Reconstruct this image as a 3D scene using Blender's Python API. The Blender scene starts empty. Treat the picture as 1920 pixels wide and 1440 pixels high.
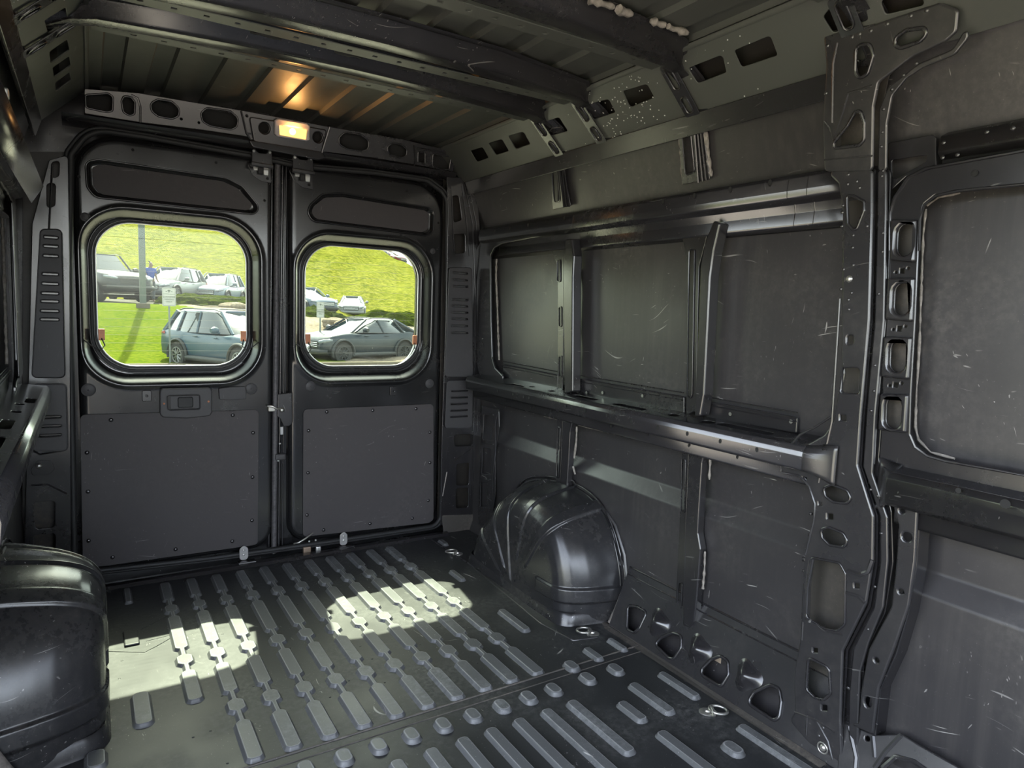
import bpy, math, random
import numpy as np
from mathutils import Matrix, Vector
random.seed(7)
rng = np.random.default_rng(7)
PI = math.pi
S = bpy.context.scene
C = S.collection

# ------------------------------------------------------------------ camera, world, sun, exposure
FPX = 1272.74
MC = np.array([[0.8490647, -0.5270776, 0.0357539],
               [-0.0260941, -0.1094382, -0.9936510],
               [0.5276440, 0.8427411, -0.1066738]])
EYE = np.array([-0.7271, -3.0660, 1.1418])
cam = bpy.data.cameras.new('camera')
co = bpy.data.objects.new('camera', cam)
C.objects.link(co)
cam.sensor_width = 36.0
cam.lens = FPX * 36.0 / 1920.0
cam.clip_start = 0.02
cam.clip_end = 1000
mw = Matrix.Identity(4)
for i in range(3):
    mw[i][0] = MC[0][i]; mw[i][1] = -MC[1][i]; mw[i][2] = -MC[2][i]; mw[i][3] = EYE[i]
co.matrix_world = mw
S.camera = co

wd = bpy.data.worlds.new('world'); S.world = wd; wd.use_nodes = True
wn = wd.node_tree
sky = wn.nodes.new('ShaderNodeTexSky')
sky.sky_type = 'NISHITA'; sky.sun_disc = False
sky.sun_elevation = math.radians(54); sky.sun_rotation = math.radians(9)
sky.air_density = 1.0; sky.dust_density = 2.0; sky.ozone_density = 1.0
hsv = wn.nodes.new('ShaderNodeHueSaturation'); hsv.inputs['Saturation'].default_value = 0.42   # pale, slightly hazy summer sky
wn.links.new(sky.outputs[0], hsv.inputs['Color'])
wn.links.new(hsv.outputs[0], wn.nodes['Background'].inputs[0])
wn.nodes['Background'].inputs[1].default_value = 0.34

sl = bpy.data.lights.new('sun', 'SUN'); sl.energy = 5.7; sl.angle = math.radians(0.55); sl.color = (1.0, 0.965, 0.88)
so = bpy.data.objects.new('sun', sl); C.objects.link(so)
sdir = Vector((-0.11, -0.72, -1.0)).normalized()
so.rotation_euler = sdir.to_track_quat('-Z', 'Y').to_euler()
so.location = (0, 10, 20)

S.view_settings.view_transform = 'Standard'
S.view_settings.look = 'None'
S.view_settings.gamma = 1.0
S.view_settings.use_curve_mapping = False
S.view_settings.exposure = 2.65
S.cycles.use_denoising = True
S.cycles.max_bounces = 10
S.cycles.diffuse_bounces = 6
S.cycles.glossy_bounces = 5
S.cycles.transparent_max_bounces = 16
S.cycles.sample_clamp_indirect = 8.0
S.cycles.caustics_reflective = False
S.cycles.caustics_refractive = False

# ------------------------------------------------------------------ materials
def new_mat(name):
    m = bpy.data.materials.new(name); m.use_nodes = True
    nt = m.node_tree
    return m, nt, nt.nodes['Principled BSDF']

def nd(nt, t, **kw):
    n = nt.nodes.new(t)
    for k, v in kw.items():
        setattr(n, k, v)
    return n

def pos(nt, scale=(1, 1, 1), rot=(0, 0, 0)):
    g = nd(nt, 'ShaderNodeNewGeometry'); mp = nd(nt, 'ShaderNodeMapping')
    mp.inputs['Scale'].default_value = scale; mp.inputs['Rotation'].default_value = rot
    nt.links.new(g.outputs['Position'], mp.inputs['Vector'])
    return mp.outputs[0]

def noise(nt, vec, scale, detail=4, rough=0.6, dist=0.0):
    n = nd(nt, 'ShaderNodeTexNoise'); n.inputs['Scale'].default_value = scale
    n.inputs['Detail'].default_value = detail; n.inputs['Roughness'].default_value = rough
    n.inputs['Distortion'].default_value = dist
    nt.links.new(vec, n.inputs['Vector'])
    return n.outputs['Fac']

def ramp(nt, fac, a, b, lo=0.0, hi=1.0):
    n = nd(nt, 'ShaderNodeMapRange'); n.inputs[1].default_value = a; n.inputs[2].default_value = b
    n.inputs[3].default_value = lo; n.inputs[4].default_value = hi
    nt.links.new(fac, n.inputs[0])
    return n.outputs[0]

def mathn(nt, op, a, b):
    n = nd(nt, 'ShaderNodeMath', operation=op)
    for i, v in enumerate((a, b)):
        if isinstance(v, (int, float)):
            n.inputs[i].default_value = v
        else:
            nt.links.new(v, n.inputs[i])
    return n.outputs[0]

def mixc(nt, fac, a, b):
    n = nd(nt, 'ShaderNodeMix', data_type='RGBA')
    if isinstance(fac, (int, float)): n.inputs[0].default_value = fac
    else: nt.links.new(fac, n.inputs[0])
    for idx, v in ((6, a), (7, b)):
        if isinstance(v, tuple): n.inputs[idx].default_value = (*v, 1)
        else: nt.links.new(v, n.inputs[idx])
    return n.outputs[2]

def paint(name, base, rough=0.4, rv=0.12, dust=0.15, dustcol=(0.22, 0.20, 0.18), scratch=0.5, spec=0.5, bump=0.0, scrz=1.0, streak=0.0, coat=0.0):
    m, nt, b = new_mat(name)
    p = pos(nt)
    n1 = noise(nt, p, 3.0, 5, 0.6)
    n2 = noise(nt, p, 55.0, 4, 0.7)
    n3 = noise(nt, p, 260.0, 2, 0.5)
    d = mathn(nt, 'MULTIPLY', ramp(nt, n1, 0.45, 0.75), ramp(nt, n2, 0.4, 0.7))
    sp = ramp(nt, n3, 0.70, 0.76)
    col = mixc(nt, mathn(nt, 'MULTIPLY', d, dust), base, dustcol)
    col = mixc(nt, mathn(nt, 'MULTIPLY', sp, dust * 1.2), col, dustcol)
    if streak:
        st = noise(nt, pos(nt, (40, 40, 2.0)), 1.0, 4, 0.6)
        sm = mathn(nt, 'MULTIPLY', ramp(nt, st, 0.45, 0.75), ramp(nt, noise(nt, p, 2.2, 3), 0.42, 0.62))
        col = mixc(nt, mathn(nt, 'MULTIPLY', sm, streak), col, dustcol)
    if scratch:
        tot = None
        wn_ = nd(nt, 'ShaderNodeTexNoise'); wn_.inputs['Scale'].default_value = 2.6; wn_.inputs['Detail'].default_value = 1.0
        nt.links.new(p, wn_.inputs['Vector'])
        for k, (sc, rt, am) in enumerate((((6, 6, 170), (0.5, 0.9, 0.2), 0.25), ((190, 190, 9), (0.55, 0.35, 0.6), 0.30), ((120, 8, 120), (1.0, 0.8, 0.4), 0.2))):
            wv = nd(nt, 'ShaderNodeVectorMath', operation='MULTIPLY_ADD'); wv.inputs[1].default_value = (am, am, am)
            nt.links.new(wn_.outputs['Color'], wv.inputs[0]); nt.links.new(p, wv.inputs[2])
            mp_ = nd(nt, 'ShaderNodeMapping'); mp_.inputs['Scale'].default_value = sc; mp_.inputs['Rotation'].default_value = rt
            nt.links.new(wv.outputs[0], mp_.inputs['Vector'])
            s = ramp(nt, noise(nt, mp_.outputs[0], 1.0, 1, 0.4), 0.745, 0.78)
            tot = s if tot is None else mathn(nt, 'MAXIMUM', tot, s)
        tot = mathn(nt, 'MULTIPLY', tot, ramp(nt, noise(nt, p, 5.0, 2), 0.50, 0.62))
        col = mixc(nt, mathn(nt, 'MULTIPLY', tot, scratch * scrz), col, (0.42, 0.41, 0.39))
    nt.links.new(col, b.inputs['Base Color'])
    r = ramp(nt, n1, 0.3, 0.7, rough - rv / 2, rough + rv / 2)
    r = mathn(nt, 'ADD', r, mathn(nt, 'MULTIPLY', d, 0.07))
    nt.links.new(r, b.inputs['Roughness'])
    b.inputs['Specular IOR Level'].default_value = spec
    if coat:
        b.inputs['Coat Weight'].default_value = coat; b.inputs['Coat Roughness'].default_value = 0.12
    if bump:
        bp = nd(nt, 'ShaderNodeBump'); bp.inputs['Strength'].default_value = bump; bp.inputs['Distance'].default_value = 0.002
        nt.links.new(n2, bp.inputs['Height']); nt.links.new(bp.outputs[0], b.inputs['Normal'])
    return m

def simple(name, col, rough=0.5, metal=0.0, var=0.15, vs=20.0, spec=0.5, emit=None, es=0.0, coat=0.0):
    m, nt, b = new_mat(name)
    p = pos(nt)
    n = noise(nt, p, vs, 4, 0.6)
    c2 = tuple(max(0.0, c * (1 - var)) for c in col); c1 = tuple(min(1.0, c * (1 + var)) for c in col)
    nt.links.new(mixc(nt, ramp(nt, n, 0.3, 0.7), c2, c1), b.inputs['Base Color'])
    b.inputs['Roughness'].default_value = rough; b.inputs['Metallic'].default_value = metal
    b.inputs['Specular IOR Level'].default_value = spec
    if coat: b.inputs['Coat Weight'].default_value = coat; b.inputs['Coat Roughness'].default_value = 0.05
    if emit:
        b.inputs['Emission Color'].default_value = (*emit, 1); b.inputs['Emission Strength'].default_value = es
    return m

M_body = paint('black_body_paint', (0.024, 0.023, 0.025), 0.29, 0.12, 0.16, scratch=0.5, spec=0.95)
M_wall = paint('black_wall_paint', (0.036, 0.034, 0.036), 0.36, 0.14, 0.22, scratch=0.75, spec=0.6, streak=0.10)
M_door = paint('glossy_black_door_paint', (0.012, 0.012, 0.013), 0.22, 0.10, 0.10, scratch=0.3, spec=0.6, coat=0.3)
M_roof = paint('roof_paint_grass_lit', (0.070, 0.073, 0.066), 0.45, 0.12, 0.10, scratch=0.15, spec=0.6)  # paler, greener than the black paint: light bounced off grass put in
M_frame = paint('black_frame_paint', (0.020, 0.019, 0.021), 0.24, 0.08, 0.07, scratch=0.35, spec=0.95)
M_arch = paint('arch_paint', (0.022, 0.022, 0.024), 0.25, 0.10, 0.30, scratch=1.2, spec=0.6)
M_floor = paint('floor_paint', (0.028, 0.029, 0.031), 0.44, 0.22, 0.55, dustcol=(0.24, 0.24, 0.235), scratch=0.9, spec=0.4)
M_ridge = paint('floor_ridge_worn', (0.105, 0.108, 0.112), 0.42, 0.16, 0.75, dustcol=(0.34, 0.35, 0.36), scratch=0.8, spec=0.5)
M_rim_worn = paint('worn_ridge_edge', (0.24, 0.245, 0.25), 0.5, 0.1, 0.8, dustcol=(0.40, 0.41, 0.42), scratch=0.8)
M_board = paint('hardboard_black', (0.066, 0.060, 0.062), 0.62, 0.10, 0.16, scratch=0.35, spec=0.35, bump=0.25)
M_plast = paint('black_plastic', (0.055, 0.053, 0.056), 0.50, 0.08, 0.06, scratch=0.1, spec=0.4, bump=0.1)
M_rubber = simple('black_rubber', (0.018, 0.018, 0.019), 0.6)
M_cavity = paint('cavity_dusty', (0.040, 0.036, 0.032), 0.5, 0.1, 0.4, dustcol=(0.20, 0.17, 0.14), scratch=0.0)
M_cavity_dark = paint('cavity_shade_brown', (0.016, 0.014, 0.012), 0.5, 0.1, 0.4, dustcol=(0.16, 0.12, 0.09), scratch=0.0)  # darker copy of the cavity colour, shade behind cut-outs painted in
M_dustfl = paint('dusty_flange', (0.075, 0.068, 0.062), 0.6, 0.1, 0.9, dustcol=(0.30, 0.26, 0.22), scratch=0.4)
M_seal = simple('grey_sealant', (0.26, 0.235, 0.21), 0.75, var=0.45, vs=60)
M_zinc = simple('zinc_steel', (0.55, 0.54, 0.50), 0.32, 0.85, 0.2)
M_chrome = simple('pale_steel', (0.68, 0.68, 0.66), 0.3, 0.7, 0.1)
M_copper = simple('copper_connector', (0.50, 0.20, 0.10), 0.45, 0.2)
M_lampf = simple('lamp_housing_grey', (0.50, 0.45, 0.44), 0.5, var=0.05)
M_hole = simple('shadowed_hole', (0.012, 0.012, 0.012), 0.8)  # near-black colour holding the shade of holes, gaps and recesses

def glass_mat():
    m, nt, b = new_mat('window_glass')
    nt.nodes.remove(b)
    out = nt.nodes['Material Output']
    tr = nd(nt, 'ShaderNodeBsdfTransparent'); tr.inputs[0].default_value = (0.66, 0.70, 0.62, 1)
    gl = nd(nt, 'ShaderNodeBsdfGlossy'); gl.inputs['Roughness'].default_value = 0.03
    df = nd(nt, 'ShaderNodeBsdfDiffuse'); df.inputs[0].default_value = (0.75, 0.76, 0.72, 1)
    tl = nd(nt, 'ShaderNodeBsdfTranslucent'); tl.inputs[0].default_value = (0.75, 0.76, 0.72, 1)
    dm = nd(nt, 'ShaderNodeMixShader'); dm.inputs[0].default_value = 0.5
    nt.links.new(df.outputs[0], dm.inputs[1]); nt.links.new(tl.outputs[0], dm.inputs[2])
    m1 = nd(nt, 'ShaderNodeMixShader'); m1.inputs[0].default_value = 0.02
    nt.links.new(tr.outputs[0], m1.inputs[1]); nt.links.new(gl.outputs[0], m1.inputs[2])
    p = pos(nt)
    sp = ramp(nt, noise(nt, p, 150, 1, 0.4), 0.80, 0.83, 0.0, 0.55)
    film = ramp(nt, noise(nt, p, 7, 4, 0.6), 0.35, 0.7, 0.002, 0.007)
    low = nd(nt, 'ShaderNodeSeparateXYZ'); nt.links.new(pos(nt), low.inputs[0])
    lowm = ramp(nt, low.outputs[2], 0.84, 1.12, 1.0, 0.15)
    fac = mathn(nt, 'ADD', mathn(nt, 'MULTIPLY', sp, lowm), film)
    m2 = nd(nt, 'ShaderNodeMixShader')
    nt.links.new(fac, m2.inputs[0]); nt.links.new(m1.outputs[0], m2.inputs[1]); nt.links.new(dm.outputs[0], m2.inputs[2])
    nt.links.new(m2.outputs[0], out.inputs[0])
    return m
M_glass = glass_mat()
M_bulb = simple('lit_lens', (0.9, 0.7, 0.4), 0.4, emit=(1.0, 0.52, 0.12), es=0.30)
M_bulbhot = simple('lit_bulb', (1, 0.9, 0.7), 0.4, emit=(1.0, 0.75, 0.38), es=1.3)

# ------------------------------------------------------------------ object helpers
def link(name, me, mat=None, parent=None):
    o = bpy.data.objects.new(name, me); C.objects.link(o)
    if mat is not None and len(me.materials) == 0: me.materials.append(mat)
    if parent is not None: o.parent = parent
    return o

def tag(o, label=None, cat=None, group=None, kind=None):
    if label: o['label'] = label
    if cat: o['category'] = cat
    if group: o['group'] = group
    if kind: o['kind'] = kind
    return o

def thing(name, label, cat, group=None):
    return tag(bpy.data.objects.new(name, None), label, cat, group)

ROOTS = []
def root(name, label, cat, group=None, kind=None):
    o = bpy.data.objects.new(name, None); C.objects.link(o); tag(o, label, cat, group, kind)
    ROOTS.append(o)
    return o

def kids(o):
    return [c for c in bpy.data.objects if c.parent == o]

def mesh_py(verts, faces, smooth=True, sharp=35.0):
    me = bpy.data.meshes.new('m')
    me.from_pydata([tuple(map(float, v)) for v in verts], [], faces)
    me.update()
    if smooth:
        me.polygons.foreach_set('use_smooth', [True] * len(me.polygons))
        me.set_sharp_from_angle(angle=math.radians(sharp))
    return me

def wn_mod(o):
    md = o.modifiers.new('wn', 'WEIGHTED_NORMAL'); md.keep_sharp = True; md.weight = 90
    return o

class Plane:
    """A flat reference in the van: O + a*U + b*V + h*N, N towards the interior."""
    def __init__(s, O, U, V):
        s.O = np.array(O, float); s.U = np.array(U, float); s.V = np.array(V, float)
        s.U /= np.linalg.norm(s.U); s.V -= s.U * s.V.dot(s.U); s.V /= np.linalg.norm(s.V)
        s.N = np.cross(s.U, s.V)
    def at(s, u, v):
        r = MC.T @ np.array([u - 960.0, v - 720.0, FPX])
        t = (s.O - EYE).dot(s.N) / r.dot(s.N)
        q = EYE + t * r - s.O
        return (q.dot(s.U), q.dot(s.V))
    def px(s, pts): return [s.at(*p) for p in pts]
    def w(s, a, b, h=0.0): return s.O + a * s.U + b * s.V + h * s.N
    def mat(s):
        m = Matrix.Identity(4)
        for i in range(3):
            m[i][0] = s.U[i]; m[i][1] = s.V[i]; m[i][2] = s.N[i]; m[i][3] = s.O[i]
        return m

def RX(x): return Plane((x, 0, 0), (0, -1, 0), (0, 0, 1))       # right wall, N = -x ; a = -y, b = z
def RY(y): return Plane((0, y, 0), (1, 0, 0), (0, 0, 1))        # rear, N = -y ; a = x, b = z
def RZ(z): return Plane((0, 0, z), (1, 0, 0), (0, 1, 0))        # floor, N = +z ; a = x, b = y
REAR = RY(0.0)

def rnd(pts, r, n=5):
    """Fillet the corners of a closed polygon; r in metres or a list."""
    out = []; N = len(pts)
    for i in range(N):
        p = np.array(pts[i], float); a = np.array(pts[i - 1], float) - p; b = np.array(pts[(i + 1) % N], float) - p
        la, lb = np.linalg.norm(a), np.linalg.norm(b)
        rr = r[i] if isinstance(r, (list, tuple)) else r
        if rr <= 0 or la < 1e-6 or lb < 1e-6: out.append(tuple(p)); continue
        a /= la; b /= lb
        cs = max(-1, min(1, a.dot(b))); th = math.acos(cs)
        if th > PI - 0.12: out.append(tuple(p)); continue
        t = min(rr / math.tan(th / 2), la * 0.49, lb * 0.49); rad = t * math.tan(th / 2)
        bis = (a + b); bis /= np.linalg.norm(bis); c = p + bis * (rad / math.sin(th / 2))
        s0 = p + a * t - c; s1 = p + b * t - c
        a0 = math.atan2(s0[1], s0[0]); a1 = math.atan2(s1[1], s1[0]); d = (a1 - a0 + PI) % (2 * PI) - PI
        for k in range(n + 1):
            q = a0 + d * k / n; out.append((c[0] + rad * math.cos(q), c[1] + rad * math.sin(q)))
    return out

def rect(a0, a1, b0, b1, r=0.0, n=5): return rnd([(a0, b0), (a1, b0), (a1, b1), (a0, b1)], r, n) if r else [(a0, b0), (a1, b0), (a1, b1), (a0, b1)]
def circ(a, b, r, n=16, rb=None): return [(a + r * math.cos(2 * PI * k / n), b + (rb or r) * math.sin(2 * PI * k / n)) for k in range(n)]
def slot(a, b, la, lb, ang=0.0, n=6):
    """capsule of half lengths la (long) and lb (radius) rotated by ang"""
    p = []
    for k in range(n + 1): t = -PI / 2 + PI * k / n; p.append((la - lb + lb * math.cos(t), lb * math.sin(t)))
    for k in range(n + 1): t = PI / 2 + PI * k / n; p.append((-(la - lb) + lb * math.cos(t), lb * math.sin(t)))
    c, s = math.cos(ang), math.sin(ang)
    return [(a + x * c - y * s, b + x * s + y * c) for x, y in p]

def area(p):
    return 0.5 * sum(p[i - 1][0] * p[i][1] - p[i][0] * p[i - 1][1] for i in range(len(p)))

def plate_mesh(pl, outer, holes=(), th=0.006, bev=0.002, h0=0.0, bres=2):
    """Bevelled sheet-metal plate whose upper face is at height h0 above the plane."""
    cu = bpy.data.curves.new('c', 'CURVE'); cu.dimensions = '2D'; cu.fill_mode = 'BOTH'
    for poly in [outer] + list(holes):
        sp = cu.splines.new('POLY'); sp.points.add(len(poly) - 1)
        sp.points.foreach_set('co', [c for p in poly for c in (p[0], p[1], 0.0, 1.0)])
        sp.use_cyclic_u = True
    bev = min(bev, th / 2 * 0.98)
    cu.extrude = th / 2 - bev; cu.bevel_depth = bev; cu.bevel_resolution = bres; cu.offset = -bev
    ob = bpy.data.objects.new('t', cu); C.objects.link(ob)
    dg = bpy.context.evaluated_depsgraph_get()
    me = bpy.data.meshes.new_from_object(ob.evaluated_get(dg))
    bpy.data.objects.remove(ob); bpy.data.curves.remove(cu)
    me.transform(pl.mat() @ Matrix.Translation((0, 0, h0 - th / 2)))
    me.materials.clear()
    me.polygons.foreach_set('use_smooth', [True] * len(me.polygons))
    me.set_sharp_from_angle(angle=math.radians(50))
    return me

def join_mesh(ms):
    V, F, off = [], [], 0
    for m in ms:
        n = len(m.vertices); v = np.empty(n * 3); m.vertices.foreach_get('co', v); V.append(v.reshape(-1, 3))
        for p in m.polygons: F.append([i + off for i in p.vertices])
        off += n
    me = bpy.data.meshes.new('j'); me.from_pydata(np.vstack(V).tolist(), [], F); me.update()
    me.polygons.foreach_set('use_smooth', [True] * len(me.polygons))
    me.set_sharp_from_angle(angle=math.radians(50))
    for m in ms: bpy.data.meshes.remove(m)
    return me

def plate(name, pl, outer, holes=(), th=0.006, bev=0.002, h0=0.0, mat=M_body, parent=None, extra=()):
    me = plate_mesh(pl, outer, holes, th, bev, h0)
    if extra: me = join_mesh([me] + list(extra))
    return wn_mod(link(name, me, mat, parent))

def frame_path(P, closed):
    P = np.array(P, float); n = len(P)
    T = np.empty_like(P)
    for i in range(n):
        if closed: d = P[(i + 1) % n] - P[i - 1]
        else: d = P[min(i + 1, n - 1)] - P[max(i - 1, 0)]
        T[i] = d / (np.linalg.norm(d) + 1e-12)
    up = np.array([0.3, 0.2, 1.0]);
    if abs(T[0].dot(up / np.linalg.norm(up))) > 0.95: up = np.array([1.0, 0, 0])
    X = np.empty_like(P); a = np.cross(up, T[0]); a /= np.linalg.norm(a); X[0] = a
    for i in range(1, n):
        a = X[i - 1] - T[i] * X[i - 1].dot(T[i]); X[i] = a / (np.linalg.norm(a) + 1e-12)
    Y = np.cross(T, X)
    return P, T, X, Y

def tube_mesh(P, r, closed=False, n=8, lump=0.0):
    P, T, X, Y = frame_path(P, closed); m = len(P); V = []; F = []
    for i in range(m):
        rr = (r[i] if isinstance(r, (list, tuple)) else r) * (1 + lump * (random.random() - 0.5))
        for k in range(n):
            t = 2 * PI * k / n
            V.append(P[i] + rr * (math.cos(t) * X[i] + math.sin(t) * Y[i]))
    for i in range(m if closed else m - 1):
        j = (i + 1) % m
        for k in range(n):
            l = (k + 1) % n; F.append((i * n + k, i * n + l, j * n + l, j * n + k))
    if not closed:
        F.append(tuple(range(n))[::-1]); F.append(tuple((m - 1) * n + k for k in range(n)))
    return mesh_py(V, F, True, 60)

def ring(pl, poly, r=0.003, h=0.0, n=8): return tube_mesh([pl.w(a, b, h) for a, b in poly], r, True, n)
def line(pl, pts, r=0.002, h=0.0, n=6, rr=0.0, lump=0.0, step=None):
    q = list(pts)
    if step:
        o = []
        for i in range(len(q) - 1):
            L = math.dist(q[i], q[i + 1]); k = max(1, int(L / step))
            o += [tuple(np.array(q[i]) + (np.array(q[i + 1]) - np.array(q[i])) * j / k) for j in range(k)]
        q = o + [q[-1]]
    return tube_mesh([pl.w(a, b, h) for a, b in q], r, False, n, lump)

SPLIT = {'cutout_rim', 'slot_rim', 'sealant_blob', 'spot_weld', 'cover_screw', 'cap_screw', 'stop_rivet', 'pressed_cone', 'hole_shade_disc', 'threaded_boss', 'sealant', 'smear',
         'door_handle', 'grille_bar', 'rail_collar', 'round_plug', 'frame_bead', 'strap_plate', 'heater_wire'}
def put(name, ms, mat, parent=None):
    if not isinstance(ms, (list, tuple)): ms = [ms]
    if name in SPLIT and len(ms) > 1:
        return [link(name, q, mat, parent) for q in ms][0]
    return link(name, join_mesh(list(ms)) if len(ms) > 1 else ms[0], mat, parent)

def box_mesh(c, s, rot=None):
    c = np.array(c); s = np.array(s) / 2
    V = [np.array([x, y, z]) * s for x in (-1, 1) for y in (-1, 1) for z in (-1, 1)]
    if rot is not None: V = [np.array(Matrix.Rotation(rot[0], 3, rot[1]) @ Vector(v)) for v in V]
    V = [v + c for v in V]
    return mesh_py(V, [(0, 1, 3, 2), (4, 6, 7, 5), (0, 4, 5, 1), (2, 3, 7, 6), (0, 2, 6, 4), (1, 5, 7, 3)], False)

def box(name, c, s, mat, parent=None, bev=0.003, rot=None):
    o = link(name, box_mesh(c, s, rot), mat, parent)
    if bev:
        b = o.modifiers.new('b', 'BEVEL'); b.width = bev; b.segments = 2
    return o

def dome_mesh(pl, a, b, r, h, n=12, k=4, h0=0.0):
    V = []; F = []
    for i in range(k):
        t = i / k * PI / 2
        for j in range(n):
            q = 2 * PI * j / n; V.append(pl.w(a + r * math.cos(t) * math.cos(q), b + r * math.cos(t) * math.sin(q), h0 + h * math.sin(t)))
    V.append(pl.w(a, b, h0 + h))
    for i in range(k - 1):
        for j in range(n): F.append((i * n + j, i * n + (j + 1) % n, (i + 1) * n + (j + 1) % n, (i + 1) * n + j))
    for j in range(n): F.append(((k - 1) * n + j, (k - 1) * n + (j + 1) % n, k * n))
    return mesh_py(V, F, True, 70)

def bump_mesh(pl, a, b, r, h, n=24, k=8, h0=0.0):
    V = []; F = []
    for i in range(k):
        f = 1 - i / k
        for j in range(n):
            q = 2 * PI * j / n; rr_ = r * f * (1 + 0.18 * math.cos(3 * q - 0.5))
            V.append(pl.w(a + rr_ * math.cos(q), b + rr_ * math.sin(q), h0 + h * (0.5 + 0.5 * math.cos(PI * f)) ** 0.8))
    V.append(pl.w(a, b, h0 + h))
    for i in range(k - 1):
        for j in range(n): F.append((i * n + j, i * n + (j + 1) % n, (i + 1) * n + (j + 1) % n, (i + 1) * n + j))
    for j in range(n): F.append(((k - 1) * n + j, (k - 1) * n + (j + 1) % n, k * n))
    return mesh_py(V, F, True, 80)

def loft(rows):
    m = len(rows[0]); V = [p for r in rows for p in r]; F = []
    for i in range(len(rows) - 1):
        for j in range(m - 1): F.append((i * m + j, i * m + j + 1, (i + 1) * m + j + 1, (i + 1) * m + j))
    return mesh_py(V, F, True, 60)

def extr_sheet(prof, y0, y1, ny=1):
    """(x,z) polyline extruded along y, no thickness; solidified by caller"""
    V = []; F = []; n = len(prof)
    for j in range(ny + 1):
        y = y0 + (y1 - y0) * j / ny
        V += [(x, y, z) for x, z in prof]
    for j in range(ny):
        for i in range(n - 1): F.append((j * n + i, j * n + i + 1, (j + 1) * n + i + 1, (j + 1) * n + i))
    return V, F

def sheet(name, prof, y0, y1, th, mat, parent=None, bev=0.0, ny=1, off=1.0):
    V, F = extr_sheet(prof, y0, y1, ny)
    me = mesh_py(V, F, True, 25)
    o = link(name, me, mat, parent)
    s = o.modifiers.new('s', 'SOLIDIFY'); s.thickness = th; s.offset = off
    if bev:
        b = o.modifiers.new('b', 'BEVEL'); b.width = bev; b.segments = 3; b.limit_method = 'ANGLE'; b.angle_limit = math.radians(20)
        b.harden_normals = True
    return o

def fil(prof, r, n=4):
    """fillet an open polyline"""
    out = [prof[0]]
    for i in range(1, len(prof) - 1):
        q = rnd([prof[i - 1], prof[i], prof[i + 1]], [0, r, 0], n)
        out += q[1:-1]
    return out + [prof[-1]]

# ---- height-field sheet with cut holes
def sdf_poly(P, poly):
    poly = np.array(poly); n = len(poly)
    d = np.full(len(P), 1e9); s = np.ones(len(P))
    for i in range(n):
        a = poly[i]; b = poly[i - 1]
        e = b - a; w = P - a
        t = np.clip((w @ e) / (e @ e + 1e-15), 0, 1)
        q = w - t[:, None] * e
        d = np.minimum(d, (q ** 2).sum(1))
        c1 = P[:, 1] >= a[1]; c2 = P[:, 1] < b[1]; c3 = e[0] * w[:, 1] > e[1] * w[:, 0]
        al = c1 & c2 & c3; no = (~c1) & (~c2) & (~c3)
        s[al | no] *= -1
    return s * np.sqrt(d)

def sm(x):
    x = np.clip(x, 0, 1); return x * x * (3 - 2 * x)

def hfield(name, pl, outer, res, feats, cuts=(), mat=M_body, parent=None, edge=None, hfun=None):
    """feats: (poly, height, bevel): inside poly add height, ramp of width bevel inside the outline"""
    o = np.array(outer); lo = o.min(0); hi = o.max(0)
    nx = int((hi[0] - lo[0]) / res) + 2; ny = int((hi[1] - lo[1]) / res) + 2
    gx = lo[0] + (np.arange(nx) - 0.25) * res; gy = lo[1] + (np.arange(ny) - 0.25) * res
    A, B = np.meshgrid(gx, gy); P = np.stack([A.ravel(), B.ravel()], 1)
    dele = np.zeros(len(P), bool); eps = 1e-4
    cutl = [(outer, 1)] + [(c, -1) for c in cuts]
    P0 = P.copy()
    for poly, sg in cutl:
        for _ in range(2):
            d = sdf_poly(P, poly)
            near = np.abs(d) < res * 0.56
            idx = np.where(near)[0]
            if len(idx) == 0: continue
            Q = P[idx]
            gx_ = (sdf_poly(Q + [eps, 0], poly) - d[idx]) / eps; gy_ = (sdf_poly(Q + [0, eps], poly) - d[idx]) / eps
            g = np.stack([gx_, gy_], 1); gn = np.linalg.norm(g, axis=1, keepdims=True); g = g / np.maximum(gn, 1e-6)
            P[idx] = Q - g * d[idx][:, None]
    H = np.zeros(len(P))
    for f in feats:
        poly, h, bv = f[:3]
        d = -sdf_poly(P, poly)
        H += h * sm(d / bv)
    if edge:
        d = -sdf_poly(P, outer); H -= edge[1] * (1 - np.sqrt(np.clip(1 - (1 - np.clip(d / edge[0], 0, 1)) ** 2, 0, 1)))
    if hfun is not None: H += hfun(P)
    quad = np.arange(nx * ny).reshape(ny, nx)
    f = np.stack([quad[:-1, :-1].ravel(), quad[:-1, 1:].ravel(), quad[1:, 1:].ravel(), quad[1:, :-1].ravel()], 1)
    cen = P[f].mean(1)
    keep = sdf_poly(cen, outer) < 0
    for c in cuts: keep &= sdf_poly(cen, c) > 0
    f = f[keep]
    used = np.unique(f); mp = -np.ones(nx * ny, int); mp[used] = np.arange(len(used))
    W = pl.O + P[used][:, :1] * pl.U + P[used][:, 1:2] * pl.V + H[used][:, None] * pl.N
    me = bpy.data.meshes.new('h'); F = mp[f]
    me.vertices.add(len(W)); me.vertices.foreach_set('co', W.ravel())
    me.loops.add(F.size); me.loops.foreach_set('vertex_index', F.ravel().astype(np.int32))
    me.polygons.add(len(F)); me.polygons.foreach_set('loop_start', np.arange(0, F.size, 4, dtype=np.int32))
    me.polygons.foreach_set('loop_total', np.full(len(F), 4, dtype=np.int32))
    me.update(calc_edges=True); me.validate()
    me.polygons.foreach_set('use_smooth', [True] * len(me.polygons))
    ob = link(name, me, mat, parent)
    s = ob.modifiers.new('s', 'SOLIDIFY'); s.thickness = 0.003; s.offset = -1
    return ob

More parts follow.
